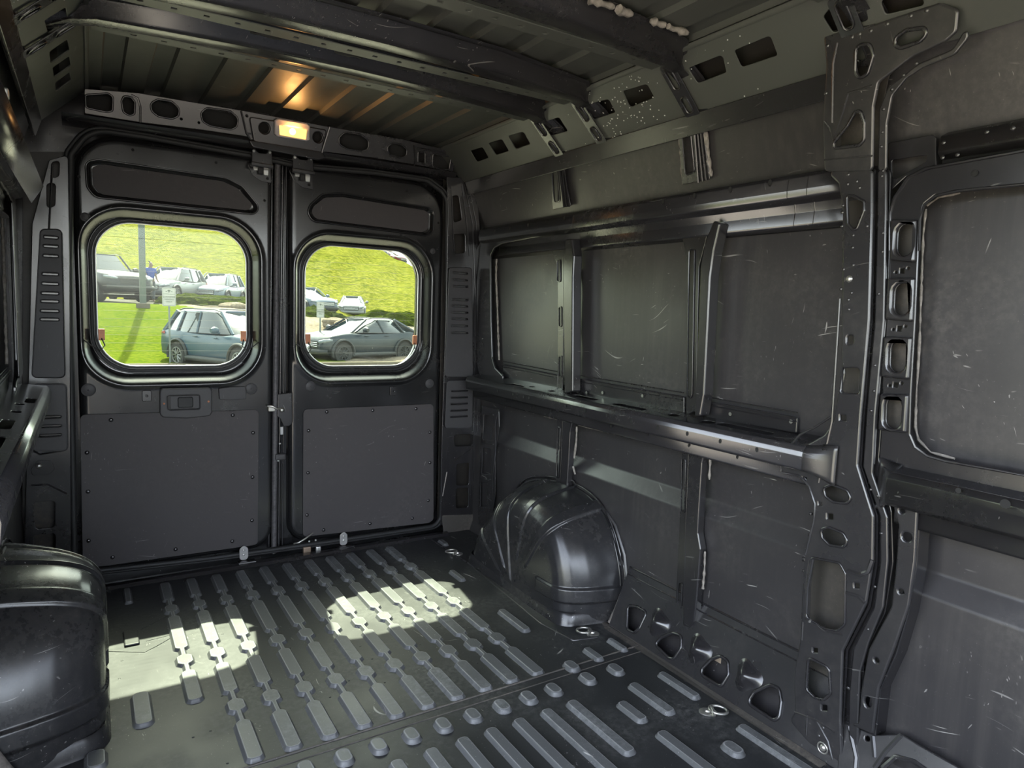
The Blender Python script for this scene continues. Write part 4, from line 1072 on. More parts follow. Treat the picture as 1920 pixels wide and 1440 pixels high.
d2, _ = door('door_2', 'right rear cargo door, glossy black, with window', 0.020, 0.772, 0.045, 1.745, WR,
             [(576, 398), (582, 384), (604, 364), (640, 362), (805, 390), (814, 398), (812, 436), (800, 442), (586, 415)], None, 'window_2', 'R')
def trim(d, q, riv, r=0.02):
    o = plate('lower_trim_board', REAR, rnd(pxq(REAR, q), r, 4), [], 0.006, 0.002, 0.007, M_board, d)
    o['label'] = 'matt charcoal fibre board'
    for p in riv:
        put('push_rivet', [dome_mesh(REAR, *REAR.at(*p), 0.0085, 0.005, 12, 3, 0.007)], M_frame, o)
trim(d1, [(150, 777), (485, 768), (483, 1019), (472, 1022), (200, 1060), (155, 1064)], [(208, 787), (436, 778), (474, 811), (473, 894), (472, 975), (435, 1014), (329, 1029), (211, 1044), (163, 848), (165, 921), (166, 1013)])
trim(d2, [(568, 767), (812, 757), (812, 974), (803, 980), (567, 1006)], [(612, 772), (698, 769), (779, 766), (578, 807), (577, 886), (575, 965), (606, 993), (693, 981), (772, 971), (805, 810), (805, 867), (802, 938)])
def wire(d, pts, r=0.0025): put('heater_lead', [tube_mesh(pts, r, False, 6)], M_rubber, d)
for d, w in ((d1, WL), (d2, WR)):
    for sx, xx in ((1, w[0] + 0.012), (-1, w[1] - 0.012)):
        b = box('connector_block', (xx, 0.044, w[2] + 0.125), (0.022, 0.010, 0.045), M_copper, d, 0.002); b['label'] = 'copper brown connector'
        wire(d, [(xx, 0.040, w[2] + 0.11), (xx + sx * 0.01, 0.02, w[2] + 0.085), (xx - sx * 0.005, 0.005, w[2] + 0.065), (xx - sx * 0.035, 0.000, w[2] + 0.085), (xx - sx * 0.06, 0.01, w[2] + 0.105)])
# plugs, clips and small plates on the doors
def plug(d, p, r=0.016):
    a, b = REAR.at(*p)
    put('round_plug', [dome_mesh(REAR, a, b, r, 0.004, 20, 2, 0.001), ring(REAR, circ(a, b, r, 20), 0.0022, 0.002), dome_mesh(REAR, a, b, r * 0.25, 0.007, 8, 2, 0.001)], M_plast, d)
for p in ((166, 731), (471, 729)): plug(d1, p, 0.023)
plug(d1, (160, 407), 0.015)
for p in ((582, 724), (805, 719)): plug(d2, p, 0.021)
plug(d2, (811, 471), 0.012)
for d, p in ((d1, (275, 742)), (d2, (737, 733))):
    a, b = REAR.at(*p); plate('bracket_tab', REAR, rect(a - 0.017, a + 0.017, b - 0.022, b + 0.022, 0.006, 3), [circ(a, b, 0.004, 8)], 0.006, 0.002, 0.008, M_frame, d)
discs(REAR, REAR.px([(249, 281), (405, 305), (148, 331), (496, 376), (255, 390)]), 0.0055, 0.002, parent=d1)
discs(REAR, REAR.px([(648, 341), (763, 358), (822, 418), (752, 441)]), 0.005, 0.002, parent=d2)
# inner pull handle
hb = plate('pull_handle', REAR, rnd(pxq(REAR, [(299, 733), (303, 728), (392, 726), (397, 732), (397, 772), (393, 779), (350, 784), (305, 782), (299, 776)]), 0.012, 4),
           [rnd(pxq(REAR, [(313, 742), (373, 740), (374, 766), (315, 768)]), 0.008, 3)], 0.016, 0.005, 0.016, M_plast, d1)
hb['label'] = 'charcoal plastic pull handle housing'
a, b = REAR.at(348, 754)
plate('grip_bar', RY(-0.010), rect(a - 0.030, a + 0.028, b - 0.022, b + 0.022, 0.008, 4), [], 0.010, 0.004, 0.0, M_rubber, hb)
plate('handle_well', REAR, rect(a - 0.056, a + 0.056, b - 0.026, b + 0.026), [], 0.003, 0.001, 0.003, M_plast, hb)
for p in ((307, 756), (390, 752)): put('screw', [dome_mesh(REAR, *REAR.at(*p), 0.005, 0.003, 10, 2, 0.015)], M_copper, hb)
pt = plate('cover_plate', REAR, rnd(pxq(REAR, [(409, 728), (432, 725), (459, 724), (461, 730), (461, 748), (432, 750), (411, 749)]), 0.006, 3), [], 0.008, 0.003, 0.010, M_plast, d1)
# latches at the door gap
lt = plate('latch_plate', REAR, rnd(pxq(REAR, [(520, 738), (546, 735), (547, 792), (541, 798), (530, 798), (524, 784), (518, 780)]), 0.006, 3), [], 0.010, 0.003, 0.016, M_frame, d2)
put('latch_bolt', [dome_mesh(REAR, *REAR.at(527, 768), 0.012, 0.010, 14, 3, 0.016)], M_zinc, lt)
a, b = REAR.at(508, 766)
kc = box('latch_catch', (a, -0.012, b), (0.030, 0.02, 0.022), M_zinc, d1, 0.004)
put('catch_hook', [tube_mesh([(a - 0.018, -0.018, b + 0.014), (a, -0.026, b + 0.014), (a + 0.02, -0.026, b), (a + 0.035, -0.02, b + 0.002)], 0.0045, False, 8)], M_zinc, kc)
a, b = REAR.at(524, 855); box('latch_cap', (a, -0.018, b), (0.045, 0.02, 0.028), M_plast, d2, 0.006)
a, b = REAR.at(526, 806); box('label_tag', (a, -0.022, b), (0.012, 0.003, 0.034), simple('grey_label', (0.5, 0.5, 0.5), 0.5), d2, 0.0)
put('cap_screw', [dome_mesh(RY(-0.02), *RY(-0.02).at(*p), 0.0045, 0.003, 10, 2) for p in ((525, 832), (522, 864))], M_chrome, d2)
put('lower_hook', [tube_mesh([(0.04, -0.02, 0.055), (0.06, -0.03, 0.06), (0.09, -0.03, 0.075), (0.13, -0.012, 0.09)], 0.004, False, 6)], M_zinc, d2)
box('lower_catch', (*REAR.at(572, 1029)[:1], -0.030, REAR.at(572, 1029)[1]), (0.035, 0.02, 0.04), simple('brass_catch', (0.32, 0.24, 0.18), 0.4, 0.6), d2, 0.004)
box('catch_block', (*REAR.at(593, 1025)[:1], -0.030, REAR.at(593, 1025)[1]), (0.022, 0.02, 0.024), M_chrome, d2, 0.004)
put('cap_screw', [dome_mesh(RY(-0.02), *RY(-0.02).at(*p), 0.005, 0.004, 10, 2) for p in ((580, 1015), (592, 1013))], M_chrome, d2)
# check straps at the top of each door
def check(d, hx, px_h, px_c, lab):
    a, b = RY(-0.05).at(*px_h)
    pc = RY(-0.055)
    hz = root('door_check_cover', lab, 'bracket', 'brackets above the door gap')
    plate('cover_plate', pc, rnd(pxq(pc, [(px_h[0] - 19, px_h[1] - 19), (px_h[0] - 12, px_h[1] - 18), (px_h[0] - 6, px_h[1] - 12), (px_h[0] + 8, px_h[1] - 10), (px_h[0] + 12, px_h[1] - 15), (px_h[0] + 19, px_h[1] - 13), (px_h[0] + 21, px_h[1] + 14), (px_h[0] - 19, px_h[1] + 7)]), 0.003, 2), [], 0.012, 0.003, 0.0, M_frame, hz)
    plate('cover_lip', pc, rnd(pxq(pc, [(px_h[0] - 22, px_h[1] + 5), (px_h[0] + 21, px_h[1] + 12), (px_h[0] + 21, px_h[1] + 20), (px_h[0] - 22, px_h[1] + 13)]), 0.003, 2), [], 0.026, 0.004, 0.016, M_frame, hz)
    put('cover_screw', [dome_mesh(pc, *pc.at(px_h[0] + q, px_h[1] - 15 + (3 if q > 0 else 0)), 0.006, 0.005, 8, 2, 0.001) for q in (-15, 15)], M_chrome, hz)
    c0, c1 = px_c
    pk = plate('strap_recess', REAR, rnd(pxq(REAR, [(c0 - 25, c1 - 12), (c0 + 20, c1 - 8), (c0 + 22, c1 + 26), (c0 + 2, c1 + 22), (c0 - 14, c1 + 10)]), 0.006, 3), [], 0.004, 0.0015, 0.004, M_frame, d)
    plate('strap_plate', REAR, rnd(pxq(REAR, [(c0 - 14, c1 - 8), (c0 - 4, c1 - 6), (c0 - 3, c1 + 2), (c0 - 12, c1 + 2)]), 0.003, 2), [], 0.008, 0.002, 0.012, M_chrome, pk)
    plate('strap_plate', REAR, rnd(pxq(REAR, [(c0 + 4, c1 - 4), (c0 + 16, c1 - 2), (c0 + 15, c1 + 12), (c0 + 7, c1 + 11)]), 0.003, 2), [], 0.008, 0.002, 0.012, M_chrome, pk)
    a, b = REAR.at(c0, c1 + 4); box('strap_pivot', (a, -0.016, b), (0.022, 0.02, 0.026), M_rubber, pk, 0.003)
    discs(REAR, [REAR.at(c0 + 14, c1 + 17)], 0.006, 0.006, parent=pk)
check(d1, 0, (491, 298), (487, 318), 'left of two black cover brackets above the rear door gap')
check(d2, 0, (568, 310), (565, 330), 'right of two black cover brackets above the rear door gap')
# floor stops (striker plates) on both doors
for d, p in ((d1, (457, 1038)), (d2, (644, 1011))):
    a, b = RY(-0.03).at(*p)
    s = plate('stop_plate', RY(-0.03), rnd([(a - 0.018, b - 0.028), (a + 0.018, b - 0.028), (a + 0.018, b + 0.022), (a, b + 0.040), (a - 0.018, b + 0.022)], 0.014, 5), [], 0.006, 0.002, 0.004, simple('pale_grey_metal', (0.42, 0.41, 0.40), 0.45, 0.3), d)
    s['label'] = 'pale grey metal stop plate'
    put('stop_rivet', [dome_mesh(RY(-0.03), a, b + q, 0.006, 0.003, 10, 2, 0.004) for q in (-0.004, 0.016)], M_chrome, s)
    box('stop_base', (a + 0.01, -0.045, b - 0.036), (0.075, 0.035, 0.014), M_frame, s, 0.004)

# seals: rubber around the opening and down the gap
se = root('door_seal', 'black rubber seal running around the whole rear door opening', 'door seal')
ps = RY(-0.020)
path = rnd(ps.px([(140, 1075), (135, 800), (130, 500), (133, 290), (170, 242), (265, 256), (470, 292), (520, 303), (560, 312), (700, 324), (800, 338), (838, 366), (838, 600), (826, 985), (600, 1018), (400, 1046)]), [0.02, 0, 0, 0.03, 0.12, 0, 0, 0, 0, 0, 0.06, 0.08, 0, 0.06, 0, 0], 6)
put('seal_bulb', [tube_mesh([ps.w(a, b) for a, b in path], 0.011, True, 10)], M_rubber, se)
put('seal_lip', [tube_mesh([ps.w(a * 1.018, (b - 0.9) * 1.012 + 0.9, 0.0) for a, b in path], 0.007, True, 8)], M_rubber, se)
gs = root('door_seal', 'upright grooved rubber seal strip in the gap between the rear doors', 'door seal')
gp = RY(0.0)
gl_ = [gp.at(522, 305)] + [gp.at(520, 500), gp.at(518, 700), gp.at(516, 900), gp.at(515, 1036)]
put('seal_strip', [tube_mesh([gp.w(a - 0.004, b, 0.004) for a, b in gl_], 0.012, False, 10)], simple('grey_worn_rubber', (0.085, 0.08, 0.085), 0.55, vs=90, var=0.4), gs)
put('seal_edge', [tube_mesh([gp.w(a + 0.018, b, -0.004) for a, b in gl_], 0.006, False, 8), tube_mesh([gp.w(a - 0.024, b, -0.008) for a, b in gl_], 0.005, False, 8), tube_mesh([gp.w(a + 0.034, b, -0.004) for a, b in gl_], 0.0035, False, 8)], M_frame, gs)
bk = root('gap_backing', 'black door edge flanges seen down the gap between the doors', 'flange')
box('edge_flange', (-0.008, 0.045, 0.90), (0.11, 0.02, 1.76), M_door, bk, 0)

# outer skin of the rear end, with the two window openings
wrr = plate('wall_rear', RY(0.092), ccw([(-1.06, -0.08), (1.06, -0.08), (1.06, 1.58), (0.92, 1.93), (0.82, 2.03), (-0.82, 2.03), (-0.92, 1.93), (-1.06, 1.58)]),
            [rect(w[0] - 0.012, w[1] + 0.012, w[2] - 0.012, w[3] + 0.012, 0.14, 10) for w in (WL, WR)], 0.02, 0.002, 0.0, M_frame)
structure(wrr)
# ================================================================== header above the doors
hd = root('header_panel', 'black header beam with oval cut-outs above the rear doors', 'header beam')
ph = Plane((0, -0.040, 1.748), (1, 0, 0), (0, -0.040, 0.15))
HO = [(158, 166), (260, 174), (460, 208), (620, 238), (760, 262), (856, 286), (850, 322), (780, 309), (700, 296), (610, 285), (600, 288), (470, 262), (462, 256), (380, 244), (265, 230), (158, 213)]
hh = []
hov = [([(160, 178), (203, 175), (212, 182), (211, 208), (200, 210), (161, 202)], 0.010), ([(232, 180), (246, 182), (253, 192), (252, 214), (243, 217), (231, 210), (228, 190)], 0.012),
       ([(282, 194), (296, 186), (322, 190), (337, 204), (334, 218), (322, 223), (296, 218), (284, 208)], 0.02), ([(376, 212), (388, 202), (432, 208), (447, 222), (444, 238), (432, 243), (394, 236), (380, 228)], 0.02),
       ([(635, 258), (646, 248), (676, 252), (692, 264), (690, 280), (678, 284), (650, 279), (636, 270)], 0.02), ([(726, 275), (736, 268), (752, 270), (763, 280), (762, 292), (752, 296), (734, 292), (727, 285)], 0.016),
       ([(784, 284), (797, 286), (797, 307), (783, 304)], 0.005), ([(812, 288), (846, 294), (842, 318), (826, 318), (810, 310)], 0.008)]
hh = [ccw(rnd(ph.px(q), r, 5)) for q, r in hov]
hh += [circ(*ph.at(495, 240), 0.020, 18), circ(*ph.at(595, 257), 0.020, 18), circ(*ph.at(340, 223), 0.004, 8), circ(*ph.at(373, 230), 0.004, 8), circ(*ph.at(463, 217), 0.005, 8)]
plate('header_face', ph, rnd(pxq(ph, HO), 0.006, 3), hh, 0.005, 0.002, 0.0, M_frame, hd)
put('cutout_rim', [ring(ph, h, 0.0038, 0.001, 8) for h in hh[:8]], M_frame, hd)
plate('header_backing', ph, pxq(ph, [(158, 166), (856, 286), (850, 330), (600, 292), (158, 218)]), [], 0.004, 0.001, -0.05, M_hole, hd)  # backing coloured near-black, the shade behind the header cut-outs
put('pressed_fold', [line(ph, ph.px(l), 0.004, 0.002) for l in ([(246, 178), (258, 184), (263, 200), (263, 230)], [(452, 208), (462, 250), (470, 262)], [(618, 238), (608, 270), (602, 290)], [(776, 272), (778, 300), (776, 312)], [(780, 278), (850, 288)], [(462, 250), (530, 262), (606, 276)])], M_frame, hd)
# underside of the header stepping back to the seal
V = []
xs_ = np.linspace(-0.79, 0.80, 20)
for x in xs_: V += [(x, -0.058, 1.795), (x, -0.045, 1.775), (x, -0.012, 1.770), (x, 0.03, 1.765)]
F = []
for i in range(19):
    for j in range(3): F.append((i * 4 + j, i * 4 + j + 1, i * 4 + j + 5, i * 4 + j + 4))
link('header_underside', mesh_py(V, F, True, 60), M_frame, hd)
bx_ = plate('lamp_mount', ph, rnd(pxq(ph, [(466, 218), (612, 243), (600, 290), (560, 286), (478, 268), (474, 262)]), 0.01, 3), [circ(*ph.at(495, 240), 0.022, 18), circ(*ph.at(595, 257), 0.022, 18)], 0.012, 0.004, 0.014, M_frame, hd)
plate('mount_lip', RY(-0.075), rnd(pxq(RY(-0.075), [(466, 262), (602, 284), (612, 296), (598, 300), (474, 276)]), 0.005, 3), [], 0.02, 0.004, 0.0, M_frame, hd)
# lamp
lm = root('interior_lamp', 'small lit interior lamp with pale housing above the rear doors', 'lamp')
pl_ = Plane(ph.w(0, 0, 0.028), ph.U, ph.V)
plate('lamp_housing', pl_, rnd(pxq(pl_, [(515, 226), (522, 222), (576, 231), (582, 237), (581, 262), (576, 265), (520, 256), (515, 251)]), 0.008, 4), [rnd(pxq(pl_, [(524, 235), (576, 243), (574, 262), (525, 253)]), 0.004, 3)], 0.014, 0.005, 0.0, M_lampf, lm)
lens = plate('lamp_lens', pl_, rnd(pxq(pl_, [(524, 235), (576, 243), (574, 262), (525, 253)]), 0.004, 3), [], 0.004, 0.0015, -0.004, M_bulb, lm); lens['label'] = 'glowing amber lens'
put('lit_bulb', [dome_mesh(pl_, *pl_.at(549, 247), 0.013, 0.003, 14, 3, -0.004)], M_bulbhot, lm)
pld_ = bpy.data.lights.new('lamp_glow', 'AREA'); pld_.energy = 0.085; pld_.color = (1.0, 0.46, 0.13); pld_.shape = 'RECTANGLE'; pld_.size = 0.05; pld_.size_y = 0.02
plo = bpy.data.objects.new('lamp_glow', pld_); C.objects.link(plo)
lp = pl_.w(*pl_.at(549, 247), 0.012); plo.location = lp
plo.rotation_euler = Vector((0.0, -0.75, 0.55)).to_track_quat('-Z', 'Y').to_euler(); plo.parent = None

# ================================================================== left side: the same pressings mirrored
wl = sheet('wall_left', [(-x, z) for x, z in skin_profile()], 0.115, -1.82, 0.012, M_wall, None, 0, off=-1.0)
structure(wl)
wl.data.polygons.foreach_set('use_smooth', [False] * len(wl.data.polygons))
box('outer_skin', (-1.045, -0.855, 0.62), (0.02, 1.95, 2.0), M_frame, wl, 0)  # left panel likewise added outside the wall against light leaks
m = mirror_tree(ct); m['label'] = 'sloping roof side rail with square holes above the left wall'
def cut_front(o, ymin):
    """trim a mirrored run so that it ends at the sliding-door opening"""
    for c in [o] + kids(o):
        if c.type != 'MESH': continue
        v = np.empty(len(c.data.vertices) * 3); c.data.vertices.foreach_get('co', v); v = v.reshape(-1, 3)
        v[:, 1] = np.maximum(v[:, 1], ymin); c.data.vertices.foreach_set('co', v.ravel()); c.data.update()
import bmesh
def trim_tree(o, ymin):
    for c in kids(o):
        if c.type != 'MESH': continue
        bm = bmesh.new(); bm.from_mesh(c.data)
        bmesh.ops.bisect_plane(bm, geom=bm.verts[:] + bm.edges[:] + bm.faces[:], plane_co=(0, ymin, 0), plane_no=(0, -1, 0), clear_outer=True)
        bm.to_mesh(c.data); bm.free()
        if len(c.data.vertices) == 0: bpy.data.objects.remove(c)
for src, lab in ((ur, 'black upper rail with drilled holes high on the left wall'), (br, 'black slotted belt rail along the left wall'), (bf, 'rounded black window frame strip on the left wall beside the corner post')):
    m = mirror_tree(src); m['label'] = lab; trim_tree(m, -1.80)
m = mirror_tree(arch_r); m['label'] = 'black wheel arch box at the left edge, its blank end towards the viewer'
# strip along the upper left rail, tilted downward to catch light off the floor
lu = root('rail_strip', 'flat shiny strip running along the upper left wall rail to the rear corner', 'rail')
sheet('strip_sheet', [(-0.846, 1.512), (-0.882, 1.452)], -0.16, -1.8, 0.003, M_frame, lu)
for k, (y, z) in enumerate(((-0.22, 1.50), (-0.62, 1.56), (-1.05, 1.60))):
    tag(box('plastic_clip', (-0.875, y, z), (0.012, 0.030, 0.022), M_chrome, None, 0.004), ['small white clip on the upper left rail nearest the rear corner', 'small white clip midway along the upper left rail', 'small white clip on the upper left rail nearest the viewer'][k], 'clip', 'white clips on the left rail')
wlp = root('window_frame', 'grey flat upright post strip on the left wall with small holes', 'window frame')
plate('strip_plate', Plane((-0.925, 0, 0), (0, 1, 0), (0, 0, 1)), rect(-0.30, -0.15, 0.86, 1.44, 0.01), [], 0.006, 0.002, 0.0, M_frame, wlp)

# sliding-door pillar and the cab shell behind the camera
def wallbox(name, c, s, mat=M_wall):
    return structure(box(name, c, s, mat, None, 0))
wallbox('wall_left_front', (-0.975, -4.5, 0.45), (0.03, 1.9, 0.95))
wallbox('wall_right_front', (0.975, -4.5, 0.45), (0.03, 1.5, 0.95))
wallbox('wall_front', (0.0, -5.45, 0.35), (1.95, 0.03, 0.8))
wallbox('ceiling_front', (0.0, -4.5, 1.90), (1.9, 1.4, 0.03))
wallbox('wall_left_upper', (-0.93, -3.0, 1.84), (0.03, 2.1, 0.20))

# ================================================================== tie-down rings in the load floor
def tie_down(x, y, rot, label, flat=True):
    t = root('tie_down_ring', label, 'tie-down ring', 'tie-down rings in the floor')
    c, s = math.cos(rot), math.sin(rot)
    def W(a, b, z): return (x + a * c - b * s, y + a * s + b * c, z)
    base = [loft([[W(0.026 * k * math.cos(q), 0.020 * k * math.sin(q), z) for q in np.linspace(0, 2 * PI, 21)] for k, z in ((1.0, 0.001), (1.0, 0.004), (0.75, 0.006), (0.40, 0.006), (0.34, 0.010), (0.0, 0.011))])]
    put('ring_base', base, M_zinc, t)
    put('pull_ring', [tube_mesh([W(0.030 + 0.026 * math.cos(q), 0.021 * math.sin(q), 0.008 + 0.004 * math.sin(q / 2)) for q in np.linspace(0, 2 * PI, 24, endpoint=False)], 0.0042, True, 8)], M_zinc, t)
    put('ring_clamp', [tube_mesh([W(0.012, -0.024, 0.004), W(0.012, -0.012, 0.013), W(0.012, 0.012, 0.013), W(0.012, 0.024, 0.004)], 0.005, False, 8)], M_zinc, t)
tie_down(0.780, -1.262, 2.4, 'steel tie-down ring on the floor at the front corner of the right wheel arch')
tie_down(0.775, -1.805, -0.6, 'steel tie-down ring on the floor beside the scalloped sill, nearest the viewer')
tie_down(0.715, -0.335, 2.4, 'steel tie-down ring on the floor behind the right wheel arch near the doors')

# ================================================================== outside
ZG = -0.75
def flatmat(name, cols, scales, rough=1.0, bump=0.0, spec=0.0, stretch=(1, 1, 1)):
    m, nt, b = new_mat(name)
    p = pos(nt, stretch)
    c = None
    for (ca, cb), sc in zip(cols, scales):
        n = ramp(nt, noise(nt, p, sc, 5, 0.65), 0.35, 0.65)
        x = mixc(nt, n, ca, cb)
        c = x if c is None else mixc(nt, 0.5, c, x)
    nt.links.new(c, b.inputs['Base Color']); b.inputs['Roughness'].default_value = rough; b.inputs['Specular IOR Level'].default_value = spec
    if bump:
        bp = nd(nt, 'ShaderNodeBump'); bp.inputs['Strength'].default_value = bump; bp.inputs['Distance'].default_value = 0.3
        nt.links.new(noise(nt, p, scales[-1], 4, 0.7), bp.inputs['Height']); nt.links.new(bp.outputs[0], b.inputs['Normal'])
    return m
M_lot = flatmat('pale_concrete', [((0.24, 0.215, 0.18), (0.30, 0.27, 0.225))], [0.8])
M_kerb = flatmat('kerb_concrete', [((0.0930, 0.0806, 0.0620), (0.1116, 0.0992, 0.0775))], [4])
M_lawn = flatmat('mown_lawn', [((0.048, 0.078, 0.004), (0.088, 0.108, 0.009)), ((0.028, 0.060, 0.003), (0.120, 0.128, 0.014))], [1.2, 9], bump=0.4, stretch=(1, 1.0, 3))
M_hill = flatmat('dry_hill_grass', [((0.098, 0.112, 0.010), (0.150, 0.144, 0.020)), ((0.066, 0.086, 0.008), (0.190, 0.175, 0.034)), ((0.035, 0.055, 0.006), (0.230, 0.212, 0.040))], [0.22, 1.1, 3.2], bump=1.0)
M_rock = flatmat('pale_gravel', [((0.17, 0.135, 0.10), (0.28, 0.23, 0.18)), ((0.10, 0.08, 0.06), (0.32, 0.27, 0.21))], [3, 14], bump=0.5)
M_asph = flatmat('upper_lot_paving', [((0.0868, 0.0806, 0.0713), (0.1054, 0.0992, 0.0868))], [1.0])
M_shrub = [flatmat('juniper_leaves', [((0.0217, 0.0372, 0.0037), (0.0744, 0.0899, 0.0112)), ((0.0155, 0.0310, 0.0031), (0.0775, 0.0930, 0.0124))], [2.5, 11], bump=0.9),
           flatmat('grey_green_leaves', [((0.0217, 0.0310, 0.0124), (0.0620, 0.0744, 0.0341)), ((0.0186, 0.0279, 0.0093), (0.0589, 0.0713, 0.0310))], [3, 12], bump=0.9)]

gr = structure(box('parking_lot', (0, -8, ZG - 0.1), (90, 51.4, 0.2), M_lot, None, 0)); gr['label'] = 'sunlit pale parking lot paving'
vg = structure(box('unseen_lawn_verge', (-19, -4, ZG + 0.04), (18, 30, 0.12), M_lawn, None, 0)); vg['label'] = 'unseen lawn verge added for green bounce beside the parking lot'  # unseen grass, added for the green light it bounces into the van
kb = structure(box('kerb', (0, 17.55, ZG + 0.055), (90, 0.35, 0.16), M_kerb, None, 0.02)); kb['label'] = 'pale concrete kerb in front of the lawn'

def ztop(x): return np.interp(x, [-40, 4.5, 7.5, 11, 16, 40], [0.92, 0.90, 0.60, 0.30, 0.05, -0.1])
def terr(x, y):
    t = sm((y - 17.9) / 7.6)
    return (ZG + 0.10) + (ztop(x) - ZG - 0.10) * t
def grid_obj(name, xs, ys, zf, mat, keep=None):
    X, Y = np.meshgrid(xs, ys); Z = zf(X, Y)
    V = np.stack([X.ravel(), Y.ravel(), Z.ravel()], 1); q = np.arange(V.shape[0]).reshape(X.shape)
    f = np.stack([q[:-1, :-1].ravel(), q[:-1, 1:].ravel(), q[1:, 1:].ravel(), q[1:, :-1].ravel()], 1)
    if keep is not None:
        c = V[f].mean(1); f = f[keep(c[:, 0], c[:, 1])]
    me = mesh_py(V, [tuple(a) for a in f.tolist()], True, 180)
    return link(name, me, mat)
lawn_edge = lambda y: np.interp(y, [17, 18.6, 20.5, 22.0, 23.5, 24.6, 25.6], [6.3, 6.1, 5.9, 5.0, 3.6, 2.6, 2.0])
lw = grid_obj('lawn', np.arange(-12, 8, 0.20), np.arange(17.7, 25.9, 0.20), lambda x, y: terr(x, y) + 0.02, M_lawn, lambda x, y: x < lawn_edge(y))
tag(lw, 'bright green mown lawn sloping up behind the kerb', 'grass', kind='stuff')
gv = grid_obj('gravel_bank', np.arange(1.6, 26, 0.25), np.arange(17.7, 27.0, 0.25), lambda x, y: terr(x, y) + 0.05 * np.sin(x * 3.1) * np.cos(y * 2.7), M_rock, lambda x, y: x > lawn_edge(y) - 0.3)
tag(gv, 'pale stony bank beside the lawn', 'gravel', kind='stuff')
up = grid_obj('upper_lot', np.arange(-30, 45, 1.0), np.arange(25.4, 60, 0.9), lambda x, y: ztop(x) + np.clip((y - 26) / 10, 0, 1) * 0.12, M_asph)
structure(up, 'upper parking terrace paving')
def crest(x): return np.interp(x, [-40, 18, 24, 28.5, 33, 40, 60], [13, 13, 9.2, 6.9, 5.1, 4.2, 3.6])
def hillz(x, y):
    f = np.clip((y - 41) / 32, 0, 1); f = f * f * (3 - 2 * f) * 0.35 + f * 0.65
    return ztop(x) + (crest(x) - ztop(x)) * f + 0.18 * np.sin(x * 0.7 + y * 0.4) + 0.12 * np.sin(x * 1.7 - y * 1.1)
hl = grid_obj('hillside', np.arange(-30, 60, 0.6), np.concatenate([np.arange(40.5, 74, 0.6), [76, 80, 90, 110]]), hillz, M_hill)
tag(hl, 'steep hillside of dry yellow-green grass beyond the parked cars', 'grass', kind='stuff')

# pixel -> ground helper for things standing outside
def gpt(u, v, z=ZG):
    a, b = RZ(z).at(u, v); return np.array([a, b, z])
def ypt(u, Y):
    a, b = RY(Y).at(u, 560); return a

M_carglass = simple('dark_car_glass', (0.0074, 0.0136, 0.0161), 0.06, var=0.1, spec=0.9)
M_tyre = simple('tyre', (0.0186, 0.0186, 0.0198), 0.8)
M_rim = simple('alloy_wheel', (0.1612, 0.1643, 0.1643), 0.35, 0.5)
M_clad = simple('grey_cladding', (0.0136, 0.0161, 0.0174), 0.6)
M_red = simple('red_lens', (0.2790, 0.0186, 0.0124), 0.25)
M_lens = simple('clear_headlamp', (0.1612, 0.1798, 0.2046), 0.12)
def carpaint(n, c): return simple(n, c, 0.35, 0.0, 0.03, 2.0, 0.3, coat=0.15)
P_white = carpaint('white_car_paint', (0.1488, 0.1519, 0.1550)); P_blue = carpaint('blue_grey_car_paint', (0.0279, 0.0527, 0.0775)); P_dark = carpaint('slate_car_paint', (0.0136, 0.0211, 0.0285))
P_black = carpaint('black_car_paint', (0.0087, 0.0105, 0.0136)); P_redc = carpaint('red_car_paint', (0.1364, 0.0124, 0.0124)); P_pale = carpaint('silver_blue_car_paint', (0.0992, 0.1240, 0.1550))

